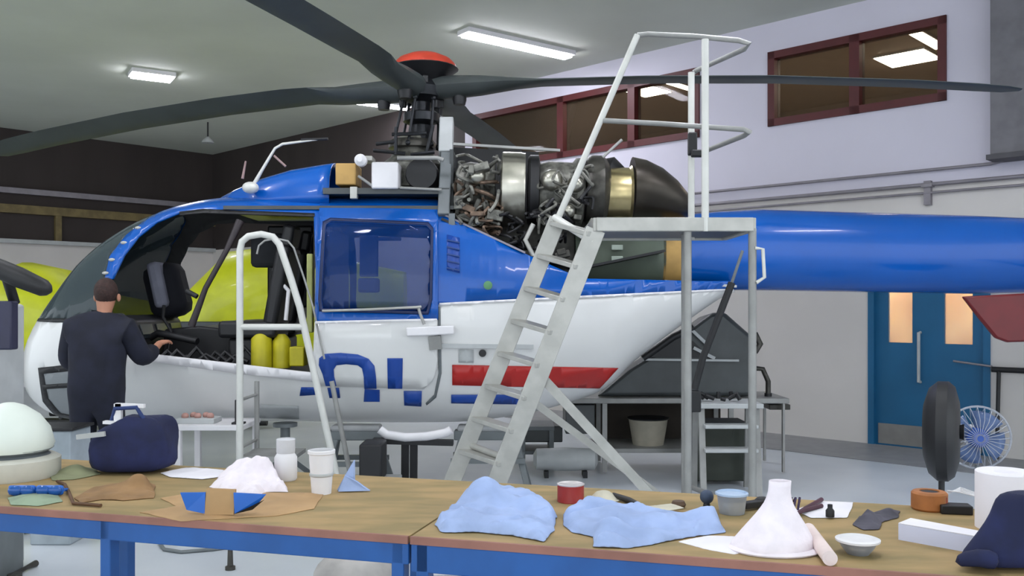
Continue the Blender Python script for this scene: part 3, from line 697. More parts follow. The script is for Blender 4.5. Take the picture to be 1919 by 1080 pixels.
# tail boom
def boom_ring(X, n=32):
    zt_ = interp([(0.55, 2.26), (1.6, 2.42), (2.17, 2.45), (4.53, 2.38), (6.8, 2.26)], X); zb_ = interp([(0.55, 1.74), (2.17, 1.735), (4.53, 1.695), (6.8, 1.8)], X)
    c = (zt_+zb_)/2; h = (zt_-zb_)/2; w = h*.86
    return [(X, YC+w*math.copysign(abs(math.cos(a))**.85, math.cos(a)), c+h*math.copysign(abs(math.sin(a))**.85, math.sin(a))) for a in [2*math.pi*k/n for k in range(n)]]
MB().loft([boom_ring(x) for x in (1.5, 1.8, 2.2, 3, 4, 5, 6, 6.8)]).build('tail_boom', BLUE, heli)
MB().loft([boom_ring(x) for x in (.55, .9, 1.32)]).build('tail_cone_fairing', PRIMER, heli)
MB().loft([boom_ring(x) for x in (1.3, 1.51)]).build('boom_joint_ring', TAN, heli)
for py in (464, 485): MB().box(at(1157, py, 7.745), (.1, .02, .045)).build('inspection_plate', mat('pale_green_plate', 'a3b0a4', .5), heli, bevel=.006)
ge = MB(); ge.bar(at(1245, 527, 7.68), at(1380, 537, 7.7), .04, .02); ge.build('boom_lower_trim', LGREY, heli)
# stabiliser with red end plate under the boom
MB().box((4.75, YC-.2, 1.86), (.5, 2.2, .05)).build('horizontal_stabiliser', BLUE, heli, bevel=.02)
st = [at(1806, 556, 6.9), at(1840, 600, 6.9), at(1868, 634, 6.9), at(1890, 642, 6.9), at(1960, 640, 6.9), at(1990, 560, 6.9), at(1960, 548, 6.9)]
MB().prism(st, (0, .05, 0)).build('red_end_plate', DRED, heli, bevel=.015)

# supports under the helicopter
def trestle(px0, px1, py, Y, label, w=.5):
    a = at(px0, py, Y); b = at(px1, py, Y); z = a.z; cx = (a.x+b.x)/2
    r = thing('trestle', (cx, Y, 0), label, 'trestle'); L = b.x-a.x
    MB().box((cx, Y, z-.04), (L, .14, .08)).build('beam', GREYP, r, bevel=.01)
    MB().box((cx, Y, z+.02), (L*.9, .16, .05)).build('padding', mat('grey_foam', 'a9aaab', .9), r, bevel=.02)
    for sx in (-1, 1):
        for sy in (-1, 1):
            MB().bar((cx+sx*(L/2-.06), Y+sy*.04, z-.07), (cx+sx*(L/2+.06), Y+sy*.26, 0.0), .05, .05, (0, 1, 0)).build('leg', GREYP, r, bevel=.005)
    for sy in (-1, 1): MB().bar((cx-L/2-.02, Y+sy*.17, .3), (cx+L/2+.02, Y+sy*.17, .3), .03, .04).build('stretcher', GREYP, r)
    return r
trestle(618, 720, 806, 7.6, 'grey padded trestle under the cabin behind the white cup')
trestle(852, 980, 806, 7.75, 'grey padded trestle behind the foot of the tall ladder')
cb = thing('landing_gear_tube', at(770, 815, 7.2), 'white bowed landing gear cross tube lying under the belly', 'landing gear')
MB().tube([at(712, 805, 7.2), at(725, 815, 7.2), at(760, 820, 7.2), at(800, 818, 7.2), at(835, 812, 7.2), at(846, 806, 7.2)], .035).build('cross_tube', WPL, cb)
MB().bar(at(700, 826, 7.25), at(850, 830, 7.25), .1, .04).build('carrier_bar', DARK, cb)
for px in (760, 776): MB().bar(at(px, 830, 7.25), (at(px-2, 830, 7.25).x, 7.3, 0), .04, .06, (1, 0, 0)).build('support_leg', DARK, cb)
js = thing('hydraulic_jack', (at(535, 800, 7.6).x, 7.6, 0), 'grey hydraulic jack under the cabin behind the white bottle', 'jack')
c = at(535, 795, 7.6); MB().tube([(c.x, 7.6, .05), (c.x, 7.6, c.z)], .04).build('cylinder', GREYP, js)
MB().lathe([(.1, 0), (.1, .03)], (c.x, 7.6, c.z-.02)).build('pad', GREYP, js)
for k in range(3):
    a = k*2.094+.5; MB().bar((c.x, 7.6, .35), (c.x+.4*math.cos(a), 7.6+.4*math.sin(a), 0.02), .04, .04).build('leg', GREYP, js)
# low table under cabin
def table(name, px0, px1, py, Y, dep, label, cat, mt_, shelf=None, th=.04):
    a = at(px0, py, Y); b = at(px1, py, Y); z = a.z; cx = (a.x+b.x)/2; L = b.x-a.x
    r = thing(name, (cx, Y+dep/2, 0), label, cat)
    MB().box((cx, Y+dep/2, z-th/2), (L, dep, th)).build('top', mt_, r, bevel=.005)
    for sx in (-1, 1):
        for sy in (0, 1): MB().box((cx+sx*(L/2-.03), Y+.03+sy*(dep-.06), (z-th)/2), (.045, .045, z-th)).build('leg', mt_, r)
    if shelf: MB().box((cx, Y+dep/2, shelf), (L-.06, dep-.04, .03)).build('shelf', mt_, r)
    return r
t1 = table('work_table', 325, 455, 798, 7.0, .5, 'white low table under the cabin behind the navy tool bag', 'table', WPL, .18)
g = MB(); p = at(350, 798, 7.2); zt1 = at(0, 798, 7.0).z
pp = thing('parts_tray', (p.x, 7.2, zt1), 'shallow tray of pinkish parts on the white low table', 'tray')
MB().box((p.x+.1, 7.2, zt1+.02), (.3, .2, .04)).build('tray', LGREY, pp, bevel=.005)
for k in range(5): MB().ball((p.x+k*.05, 7.17+(k % 2)*.05, zt1+.055), (.03, .03, .025), 10, 6).build('part', mat('pinkish_part', 'b58a80', .6), pp)
sp_ = thing('black_clamp', at(433, 805, 6.9), 'black clamp standing at the right end of the white low table', 'clamp')
x = at(433, 0, 6.9).x
MB().box((x, 7.1, zt1+.1), (.05, .05, .18)).build('jaw', DARK, sp_, bevel=.005)
MB().box((x, 7.1, zt1+.008), (.09, .08, .014)).build('clamp_foot', DARK, sp_)
mb_ = thing('black_toolbox', (at(705, 0, 6.95).x, 6.95, 0), 'black box on the floor below the cabin left of the trestle leg', 'box')
zb_ = at(0, 830, 6.9).z
MB().box((at(700, 0, 6.95).x, 6.95, zb_-.02-.12), (.17, .3, .28)).build('box_body', DARK, mb_, bevel=.015)
MB().box((at(700, 0, 6.95).x, 6.95, (zb_-.28)/2), (.4, .35, zb_-.28)).build('cart_base', LGREY, mb_, bevel=.01)

# ================================================================== ACCESS PLATFORM
YN, YF = 5.75, 6.55
pl = thing('access_platform', (at(1250, 0, 6.1).x, 6.1, 0), 'tall aluminium ladder platform with handrails standing in front of the helicopter engine', 'ladder')
PZ0 = at(0, 408, YN).z; PZ1 = at(0, 434, YN).z
xa, xb = at(1118, 0, YN).x, at(1412, 0, YN).x
fb = MB()
for y in (YN, YF): fb.bar((xa, y, (PZ0+PZ1)/2), (xb, y, (PZ0+PZ1)/2), .04, PZ0-PZ1)
for x in (xa, xb): fb.bar((x, YN, (PZ0+PZ1)/2), (x, YF, (PZ0+PZ1)/2), .04, PZ0-PZ1)
fb.build('deck_frame', ALU, pl, bevel=.005)
MB().box(((xa+xb)/2, (YN+YF)/2, PZ1+.03), (xb-xa-.04, YF-YN-.04, .03)).build('deck_board', DGREY, pl)
x2 = at(1290, 0, YN).x
xc_ = at(1289, 0, YF).x
for (x, y) in ((x2, YN+.02), (xb, YN+.02), (xc_, YF-.02), (at(1284, 0, YF-.35).x, YF-.35)):
    MB().tube([(x, y, 0), (x, y, PZ1+.02)], .026).build('leg', ALU2, pl)
    MB().lathe([(.04, 0), (.04, .03)], (x, y, 0)).build('rubber_foot', DARK, [c for c in pl.children][-1])
MB().tube([(x2, YN+.02, .25), (xb, YN+.02, .25)], .018).build('cross_rail', ALU2, pl)
MB().tube([(xb, YN+.02, .3), (xc_, YF-.02, .3)], .018).build('cross_rail', ALU2, pl)
# stringers
def gl_(px, py, Y): return at(px, py, Y)
SN, SF = YN+.02, YF-.45
def strg(p_top, p_bot_px, Y):
    return at(*p_top, Y)
lt, lb = at(1046, 410, SF), at(866, 858, SF); d = (lb-lt); lb = lt + d*(lt.z/(lt.z-lb.z)) 
rt, rb = at(1117, 430, SN), at(945, 870, SN); d = (rb-rt); rb = rt + d*(rt.z/(rt.z-rb.z))
MB().bar(lt, lb, .03, .115, (1, 0, .4)).build('stringer', ALU, pl, bevel=.004)
MB().bar(rt, rb, .03, .125, (1, 0, .4)).build('stringer', ALU, pl, bevel=.004)
nst = 10
for k in range(nst):
    f_ = (k+.15)/nst; a = lt.lerp(lb, f_); b = rt.lerp(rb, f_)
    MB().bar(a, b, .10, .03).build('tread', ALU, pl, bevel=.003)
# handrails
top = at(1195, 66, SF)
MB().tube([lt-(top-lt)*.05, lt, top], .022).build('stair_rail', ALUW, pl)
ra = at(1405, 82, YN+.05); rbk = at(1306, 132, YF)
MB().tube([top, at(1215, 64, SF), at(1300, 68, SF-.15), at(1385, 76, YN+.1), ra, at(1395, 92, YN+.1), rbk, at(1300, 136, YF)], .018).build('top_rail', ALU2, pl)
MB().tube([at(1130, 226, SF), at(1240, 232, SF), at(1395, 243, YN+.1), at(1405, 247, YN+.1), at(1395, 254, YN+.15), at(1320, 284, YF)], .018).build('mid_rail', ALU2, pl)
MB().tube([at(1322, 74, YN), (at(1322, 0, YN).x, YN, PZ1)], .024).build('guard_post', ALUW, pl)
MB().tube([at(1296, 136, YF-.1), (at(1296, 0, YF-.1).x, YF-.1, PZ1)], .024).build('guard_post', ALUW, pl)
MB().box(at(1298, 270, YF-.2), (.06, .06, .16)).build('rail_clamp', DARK, pl, bevel=.01)
MB().box(at(1308, 288, YF-.25), (.09, .05, .05)).build('rail_clamp', DARK, pl, bevel=.01)
MB().tube([at(1040, 408, SF), at(1115, 455, SN)], .026).build('top_hinge_bar', ALUW, pl)
MB().bar(at(1000, 690, SN+.06), (at(1300, 0, YN+.02).x, YN+.02, .1), .03, .06).build('brace', ALU, pl)
MB().bar(at(975, 735, SF), at(1245, 935, SF+.1), .03, .05).build('brace', ALU, pl)
MB().tube([at(885, 836, SF), at(950, 860, SN)], .022).build('foot_bar', ALU, pl)
g = MB()
g.tube([at(1415, 465, YN), at(1430, 467, YN), at(1433, 520, YN), at(1418, 530, YN)], .012); g.build('side_hoop', ALUW, pl)
# leaning black prop with cable
pr = thing('black_gas_strut', at(1300, 720, 6.9), 'long black strut leaning against the right side of the platform', 'strut')
MB().tube([at(1302, 730, 6.9), at(1318, 670, 6.9), at(1372, 530, 6.9)], .028).build('cylinder', DARK, pr)
MB().tube([at(1372, 530, 6.9), at(1392, 470, 6.9)], .012).build('piston_rod', GREYP, pr)
MB().box(at(1300, 752, 6.9), (.1, .1, .16)).build('strut_base', DARK, pr, bevel=.01)

# ================================================================== HOOP STEP LADDER
YS = 6.75
hs = thing('hoop_step_ladder', (at(500, 0, YS).x, YS, 0), 'small step ladder with tall hooped white rail in front of the cabin door', 'ladder')
xl = at(450, 0, YS).x; zt_ = at(0, 470, YS).z
hp = [(xl, YS, 0), (xl, YS, zt_)] + [tuple(at(a, b, YS)) for a, b in ((454, 453), (466, 443), (490, 439), (512, 444), (524, 458), (545, 520), (562, 575), (585, 680))]
lastp = at(585, 680, YS); prv = at(562, 575, YS); dd_ = lastp-prv; end = lastp + dd_*(lastp.z/(-dd_.z)); hp.append(tuple(end))
MB().tube(hp, .026).build('hoop_rail', ALUW, hs)
hp2 = [(x, YS+.45, z) for x, y, z in hp]; MB().tube(hp2[1:-1], .008).build('far_hoop_cable', ALU2, hs)
for py in (613, 700, 790, 880):
    z = at(0, py, YS).z; 
    if z < .1: continue
    xr = interp([(p[2], p[0]) for p in sorted([hp[-1], hp[-2], hp[-3], hp[-4]], key=lambda q: q[2])], z)
    if py == 613: MB().tube([(xl, YS, z), (xr, YS, z)], .024).build('rung', ALUW, hs)
    elif py < 800: MB().tube([(xl, YS, z-.2), (xl, YS+.45, z-.2)], .012).build('rung', ALU2, hs)
for py in (860,): MB().box((xl+.2, YS+.2, at(0, py, YS).z), (.4, .4, .03)).build('step', ALU2, hs)
MB().tube([(xl, YS+.45, 0), (xl, YS+.45, 1.0)], .02).build('rear_leg', ALU2, hs)
MB().tube([(end.x, YS+.45, 0), (end.x-.2, YS+.45, 1.0)], .02).build('rear_leg', ALU2, hs)

# ================================================================== PERSON
def skinmesh(name, pts, edges, radii, m, parent, sub=2, root=0):
    off = OFF[parent.name]; me = bpy.data.meshes.new(name); me.from_pydata([tuple(Vector(p)-off) for p in pts], edges, []); me.update()
    o = bpy.data.objects.new(name, me); col.objects.link(o); o.parent = parent; OFF[o.name] = off
    mod = o.modifiers.new('skin', 'SKIN'); mod.use_smooth_shade = True
    if not me.skin_vertices: 
        bm = bmesh.new(); bm.from_mesh(me); bm.verts.layers.skin.verify(); bm.to_mesh(me); bm.free()
    for i, r in enumerate(radii):
        sv = me.skin_vertices[0].data[i]; sv.radius = r if isinstance(r, tuple) else (r, r); sv.use_root = (i == root)
    s = o.modifiers.new('sub', 'SUBSURF'); s.levels = sub; s.render_levels = sub
    me.materials.append(m); return o
PY = 6.72; PXc = at(182, 0, PY).x
per = thing('person', (PXc, PY, 0), 'person in dark navy overalls seen from behind, working at the helicopter nose', 'person')
def pp_(x, y, z): return (PXc+x, PY+y, z)
pts = [pp_(.0, 0, .95), pp_(.0, 0, 1.12), pp_(.0, .02, 1.30), pp_(.01, .05, 1.44), pp_(.02, .08, 1.56), pp_(.025, .10, 1.66), pp_(.025, .10, 1.745),
       pp_(-.2, .05, 1.42), pp_(-.27, .12, 1.18), pp_(-.19, .34, 1.12), pp_(-.17, .40, 1.12),
       pp_(.19, .06, 1.42), pp_(.28, .14, 1.2), pp_(.30, .34, 1.27), pp_(.31, .42, 1.31),
       pp_(-.1, 0, .9), pp_(-.105, .02, .5), pp_(-.11, -.02, .09), pp_(-.12, .12, .045),
       pp_(.1, 0, .9), pp_(.115, .03, .5), pp_(.12, .01, .09), pp_(.13, .15, .045)]
ed = [(0,1),(1,2),(2,3),(3,4),(4,5),(5,6),(3,7),(7,8),(8,9),(9,10),(3,11),(11,12),(12,13),(13,14),(0,15),(15,16),(16,17),(17,18),(0,19),(19,20),(20,21),(21,22)]
rad = [(.14,.1),(.12,.09),(.11,.08),(.06,.05),.05,(.078,.09),(.06,.07),.06,.045,.03,.028,.06,.045,.03,.028,.085,.055,.04,.035,.085,.055,.04,.035]
body = skinmesh('body', pts, ed, rad, SKIN, per)
cpts = [pp_(0, 0, .93), pp_(0, 0, 1.10), pp_(0, .02, 1.28), pp_(.005, .04, 1.43), pp_(.014, .07, 1.555),
        pp_(-.19, .05, 1.43), pp_(-.275, .12, 1.17), pp_(-.19, .32, 1.12), pp_(.19, .06, 1.43), pp_(.285, .14, 1.19), pp_(.30, .33, 1.265),
        pp_(-.1, 0, .86), pp_(-.108, .02, .5), pp_(-.11, -.01, .1), pp_(.1, 0, .86), pp_(.118, .03, .5), pp_(.12, .02, .1)]
ced = [(0,1),(1,2),(2,3),(3,4),(3,5),(5,6),(6,7),(3,8),(8,9),(9,10),(0,11),(11,12),(12,13),(0,14),(14,15),(15,16)]
crad = [(.225,.17),(.21,.16),(.23,.16),(.18,.13),(.072,.07),.1,.085,.06,.1,.085,.06,.115,.085,.075,.115,.085,.075]
cv = skinmesh('overalls', cpts, ced, crad, NVC, per)
# head details: hair, ears
hd = MB(); hd.ball(pp_(.025, .095, 1.705), (.083, .1, .105), 20, 14); hd.build('hair', HAIR, per)
er = MB(); er.ball(pp_(-.062, .115, 1.66), (.014, .02, .03), 10, 8); er.ball(pp_(.112, .115, 1.66), (.014, .02, .03), 10, 8); er.build('ear', SKIN, per)
fc = MB(); fc.ball(pp_(.025, .2, 1.65), (.016, .022, .026), 10, 8); fc.build('nose', SKIN, per)
for s in (-1, 1):
    MB().ball(pp_(.025+s*.03, .175, 1.675), (.013, .012, .009), 10, 8).build('eye', WPL, per)
MB().ball(pp_(.025, .188, 1.61), (.026, .008, .007), 10, 8).build('mouth', mat('lips', '8f4f48', .6), per)
def hand(c, d, up, label):
    d = Vector(d).normalized(); up = Vector(up).normalized(); s = d.cross(up).normalized(); c = Vector(c)
    p = [c, c+d*.05, c+d*.085]; e = [(0, 1), (1, 2)]; r = [.025, (.036, .02), (.036, .016)]
    for k, (o, L) in enumerate(((-.03, .062), (-.01, .074), (.01, .07), (.03, .055))):
        i = len(p); p += [c+d*.09+s*o, c+d*(.09+L*.5)+s*o*1.15-up*.012, c+d*(.09+L*.85)+s*o*1.2-up*.035]; e += [(2, i), (i, i+1), (i+1, i+2)]; r += [.0095, .0088, .0078]
    i = len(p); p += [c+d*.045+s*-.04, c+d*.075+s*-.06-up*.01, c+d*.1+s*-.062-up*.022]; e += [(1, i), (i, i+1), (i+1, i+2)]; r += [.011, .010, .009]
    return skinmesh(label, p, e, r, SKIN, per, 1)
hand(pp_(.31, .40, 1.30), (.1, 1, .2), (0, 0, 1), 'hand'); hand(pp_(-.17, .38, 1.12), (.1, 1, 0), (0, 0, 1), 'hand')
for s in (-1, 1):
    b = MB(); b.loft([[pp_(s*.115+x*w, y0+l*y, z) for x, y in [(math.cos(a), math.sin(a)) for a in [2*math.pi*k/14 for k in range(14)]]] for z, w, y0, l in ((0, .05, .06, .145), (.03, .052, .06, .145), (.06, .047, .05, .12), (.09, .045, .01, .07), (.13, .045, 0, .055))])
    b.build('boot', DARK, per)

# ================================================================== WORKBENCHES
BH = .9
bd = Vector((3.08, -.857, 0)).normalized(); bn = Vector((-bd.y, bd.x, 0)); B0 = Vector((-1.78, 3.157, 0))
def bx_(s, d, z): q = B0+bd*s+bn*d; return Vector((q.x, q.y, z))
def sof(px):
    r = (px-960)/F; return (B0.x-r*B0.y)/(r*bd.y-bd.x)
SJ = sof(768)
def bench(s0, s1, label, legs, rail):
    r = thing('workbench', bx_((s0+s1)/2, .43, 0), label, 'workbench', 'blue steel workbenches'); DP = .87
    def bb(a, b, d0, d1, z0, z1):
        m = MB(); v = [bx_(s, d, z) for s in (a, b) for d in (d0, d1) for z in (z0, z1)]
        return m.add(v, [(0,1,3,2),(4,6,7,5),(0,4,5,1),(2,3,7,6),(0,2,6,4),(1,5,7,3)])
    bb(s0, s1, .006, DP, BH-.02, BH).build('worktop', BENCHW, r, smooth=False)
    bb(s0, s1, -.006, .006, BH-.022, BH+.001).build('edge_strip', BEDGE, r, smooth=False)
    bb(s0, s1, .0, .04, BH-.022-rail, BH-.022).build('front_rail', BENCHB, r, smooth=False, bevel=.004)
    bb(s0, s1, DP-.04, DP, BH-.09, BH-.022).build('rear_rail', BENCHB, r, smooth=False)
    bb(s0+.03, s1-.03, .1, DP-.1, .1, .125).build('lower_shelf', LGREY, r, smooth=False) if False else None
    for s in legs:
        f0 = bx_(s, 0, 0); pf = 960+F*f0.x/f0.y+34; rr_ = (pf-960)/F; q0_ = B0+bn*(DP-.05)   # side frames are skewed: rear leg stands just right of the front one
        sr_ = (q0_.x-rr_*q0_.y)/(rr_*bd.y-bd.x) if abs(s-S_L1) < .01 or abs(s-SJ) < .1 else s
        sr_ = min(max(sr_, s0+.03), s1-.03)
        bb(s-.02, s+.02, 0, .05, 0, BH-.022).build('leg', BENCHB, r, smooth=False, bevel=.004)
        bb(sr_-.025, sr_+.025, DP-.05, DP, 0, BH-.022).build('leg', BENCHB, r, smooth=False, bevel=.004)
        MB().bar(bx_(s, .05, BH-.06), bx_(sr_, DP-.05, BH-.06), .04, .06).build('side_rail', BENCHB, r, smooth=False)
    return r
S_L1 = sof(197)
bench(-1.6, SJ-.004, 'left workbench with blue steel frame and stained brown top', (-1.2, S_L1, SJ-.04), .065)
bench(SJ+.004, 4.3, 'right workbench with blue steel frame and stained brown top', (SJ+.04, 3.9), .085)
def BP(px, py): return onflat(px, py, BH)
def hgt(px, py0, py1): D = (EYE-BH)*F/(py0-HOR); return (py0-py1)*D/F    # height of an upright at base py0
def cloth(name, m, outline, peaks, label, cat, amp=.012, base=.004, edge=.03, seed=0, step=.022, freq=9, solid=.003, group=None, sub=1, z0=BH, ps=1):
    P = [onflat(a, b, z0) for a, b in outline]; P2 = [(p.x, p.y) for p in P]
    loop = []
    for i, p in enumerate(P2):
        q = P2[(i+1) % len(P2)]; n = max(1, int(math.hypot(q[0]-p[0], q[1]-p[1])/step)); loop += [(p[0]+(q[0]-p[0])*k/n, p[1]+(q[1]-p[1])*k/n) for k in range(n)]
    x0, x1 = min(p[0] for p in loop), max(p[0] for p in loop); y0, y1 = min(p[1] for p in loop), max(p[1] for p in loop)
    bm = poly_mesh([loop], [x0+k*step for k in range(1, int((x1-x0)/step)+1)], [y0+k*step for k in range(1, int((y1-y0)/step)+1)])
    def ed(x, y):
        best = 9
        for i in range(len(loop)):
            a, b = loop[i], loop[(i+1) % len(loop)]; dx, dy = b[0]-a[0], b[1]-a[1]; L = dx*dx+dy*dy or 1
            t = max(0, min(1, ((x-a[0])*dx+(y-a[1])*dy)/L)); best = min(best, math.hypot(x-a[0]-t*dx, y-a[1]-t*dy))
        return best
    pk = [(onflat(a, b, z0), h, r) for a, b, h, r in peaks]
    for v in bm.verts:
        x, y = v.co.x, v.co.y; e = min(1, ed(x, y)/edge); e = e*e*(3-2*e)
        n = noise.noise(Vector((x*freq*.6+seed, y*freq*1.4, seed*1.7))); n2 = 1-abs(noise.noise(Vector((x*freq+seed*3, y*freq*.8+4, seed))))*2
        h = sum(hh*math.exp(-((x-p.x)**2+((y-p.y)*1.2)**2)/(rr*rr)) for p, hh, rr in pk)
        v.co.z = z0+base+e*(h*(1+.25*n)+amp*(.6+n)+amp*1.2*max(0, n2-.3))
    for v in bm.verts: v.co.x += .006*noise.noise(v.co*14)*ps; v.co.y += .006*noise.noise(v.co*14+Vector((9, 0, 0)))*ps
    me = bpy.data.meshes.new(name); bmesh.ops.recalc_face_normals(bm, faces=bm.faces[:])
    if sum(f.normal.z for f in bm.faces) < 0: bmesh.ops.reverse_faces(bm, faces=bm.faces[:])
    bm.to_mesh(me); bm.free()
    c = Vector(((x0+x1)/2, (y0+y1)/2, z0)); me.transform(Matrix.Translation(-c))
    o = finish(me, name, m, None, True, solid=solid, sub=0, angle=80); o.location = c
    if sub: q = o.modifiers.new('u', 'SUBSURF'); q.levels = q.render_levels = 1
    return tag(o, label, cat, group)

# blue overalls / cloths
cloth('blue_cloth', LBLUE, [(815, 985), (850, 955), (880, 930), (925, 915), (980, 925), (1032, 950), (1046, 970), (1040, 995), (1018, 1018), (960, 1006), (900, 1000), (826, 1000)],
      [(915, 955, .085, .085), (870, 985, .03, .06), (990, 965, .035, .05)], 'pale blue cloth heaped to a peak left of the other blue cloth', 'cloth', amp=.026, seed=2, freq=13, edge=.022)
cloth('blue_cloth', LBLUE, [(1056, 966), (1090, 950), (1180, 955), (1215, 965), (1300, 975), (1340, 962), (1362, 1000), (1290, 1010), (1180, 1030), (1112, 1028), (1110, 1008), (1070, 1000), (1056, 985)],
      [(1330, 985, .03, .05), (1180, 985, .018, .1), (1100, 965, .015, .06), (1150, 1010, .02, .06)], 'long pale blue cloth spread between the peaked cloth and the white cone', 'cloth', amp=.024, seed=5, freq=12, edge=.022)
cloth('white_cloth', PAPER, [(1270, 1016), (1330, 1005), (1400, 1008), (1420, 1030), (1375, 1040), (1320, 1030)], [], 'flat white sheet under the foot of the white cone', 'sheet', amp=.004, seed=8, base=.002)
# white cone (upright funnel of paper)
c = BP(1450, 1030); h = hgt(1450, 1030, 903); co = thing('paper_cone', c, 'tall white paper cone standing narrow end up on the right workbench', 'cone')
D = c.y; g = MB(); rings = []
for k in range(13):
    t = k/12; r_ = interp([(0, .115), (.08, .112), (.3, .085), (.55, .052), (.7, .036), (.85, .030), (1, .030)], t)
    rings.append([(c.x+.018*t+r_*(1+.06*math.sin(3*a+t*3))*math.cos(a)*1.05, c.y+r_*(1+.06*math.sin(2*a))*math.sin(a)*.8, BH+.003+t*h) for a in [2*math.pi*j/32 for j in range(32)]])
g.loft(rings, False); g.build('cone_sheet', PINKW, co, solid=.002)
g = MB(); g.loft([[(c.x+.005+r_*1.1*math.cos(a), c.y+r_*.85*math.sin(a), BH+z) for a in [2*math.pi*j/32 for j in range(32)]] for r_, z in ((.118, .001), (.122, .006), (.11, .012))]); g.build('rolled_hem', PINKW, co)
# paper roll
a, b = BP(1516, 1006), BP(1556, 1062); a.z = b.z = BH+.021
ro = thing('paper_roll', (a+b)/2, 'pinkish white paper roll lying on the workbench beside the cone', 'roll')
d_ = (b-a).normalized(); g = MB(); g.tube([a, b], .02, 20, False); g.tube([b, b+d_*.0005, a], .0125, 16, False); g.build('paper', mat('pink_white_paper', 'ecd9d4', .8), ro, solid=0)
n = 20; u = Vector((0, 0, 1)); w = d_.cross(u)
for e in (a, b):
    g = MB(); g.loft([[e+(u*math.sin(t)+w*math.cos(t))*r_ for t in [2*math.pi*k/n for k in range(n)]] for r_ in (.02, .0125)], False); g.build('paper_end', mat('pink_white_paper', 'ecd9d4', .8), ro)
MB().tube([a, b+d_*-.004], .0124, 16, True).build('roll_core', mat('brown_core', '5a4034', .8), ro)
# white tissue mound
cloth('tissue_pile', PINKW, [(392, 915), (415, 895), (450, 880), (500, 885), (515, 902), (540, 915), (540, 924), (500, 925), (478, 938), (450, 930), (425, 925)],
      [(470, 905, .085, .085), (510, 905, .04, .06)], 'heap of crumpled white tissue on the left workbench behind the blue-trimmed cardboard', 'tissue', amp=.022, seed=11, freq=20, edge=.02)
# cardboard sheet and upright with blue pieces
cloth('cardboard_sheet', CARD, [(262, 962), (330, 950), (300, 935), (360, 925), (480, 925), (608, 925), (590, 955), (520, 968), (400, 975), (340, 978)], [], 'flat torn cardboard sheet near the front edge of the left workbench', 'cardboard', amp=.004, base=.003, seed=4, solid=.003)
p = BP(410, 970); D = p.y
k_ = D/F
cbx = thing('cardboard_holder', p, 'small folded cardboard holder with bright blue plastic wings on the flat cardboard', 'holder')
hh = 46*k_
def on(px, dy, dz): return Vector(((px-960)*k_, p.y+dy, BH+.008+dz))
MB().prism([on(382, 0, 0), on(438, 0, 0), on(440, .01, hh), (on(386, .01, hh+.004))], (0, .012, 0)).build('fold', CARD, cbx)
MB().prism([on(334, .02, hh*.85), on(384, .005, hh*.9), on(384, .0, .004), on(346, .02, .012)], (0, .008, 0)).build('blue_wing', BTAPE, cbx)
MB().prism([on(438, 0, hh*.9), on(494, .03, hh*.75), on(470, .03, .012), on(440, 0, .004)], (0, .008, 0)).build('blue_wing', BTAPE, cbx)
MB().prism([on(440, -.001, .004), on(470, .028, .012), on(492, .03, hh*.55), on(468, .02, hh*.3)], (0, -.006, 0)).build('dark_underside', DARK, cbx)
# brown paper bag
cloth('brown_paper_bag', BRP, [(140, 935), (175, 915), (220, 908), (262, 900), (292, 910), (290, 935), (230, 940), (190, 938), (150, 945)], [(255, 920, .055, .05), (205, 925, .025, .04)], 'crumpled brown paper bag on the left workbench', 'paper bag', amp=.01, seed=13, freq=12)
g = MB(); g.tube([BP(108, 906)+Vector((0, 0, .008)), BP(122, 912)+Vector((0, 0, .008)), BP(130, 928)+Vector((0, 0, .008)), BP(138, 948)+Vector((0, 0, .008)), BP(190, 952)+Vector((0, 0, .008))], .006)
single(g, 'thick_lace', mat('brown_cord', '5a3c22', .7), 'dark brown cord lying against the brown paper bag', 'cord')
for a, lab in ((40, 'blue goggles at the far left end of the workbench'), (92, 'blue goggles right of the other pair near the brown cord')):
    c = BP(a, 930); gg = thing('goggles', c, lab, 'goggles', 'blue goggles on the bench')
    for s in (-1, 1):
        MB().ball(c+Vector((s*.022, 0, .02)), (.027, .014, .019), 14, 10).build('lens', glass('goggle_lens', '2a5fae', .75), gg)
    MB().box(c+Vector((0, .008, .02)), (.1, .018, .036)).build('frame', BTAPE, gg, bevel=.008)
    MB().tube([c+Vector((-.045, .01, .02)), c+Vector((-.03, .06, .012)), c+Vector((.04, .055, .012)), c+Vector((.048, .01, .02))], .006).build('strap', BTAPE, gg)
cloth('rag', mat('green_grey_rag', '93a58c', .9, var=.2), [(15, 935), (60, 925), (110, 930), (120, 942), (70, 950), (20, 948)], [(60, 938, .012, .04)], 'green grey rag under the blue goggles', 'rag', amp=.005, seed=17)
# papers behind
for k, (o_, lab) in enumerate((([(300, 888), (350, 878), (420, 882), (430, 893), (380, 900), (320, 896)], 'pale sheet of paper behind the tissue heap beside the tool bag'),)):
    cloth('paper_sheet', PAPER, o_, [], lab, 'paper', amp=.006, seed=20+k, base=.004, solid=.002)
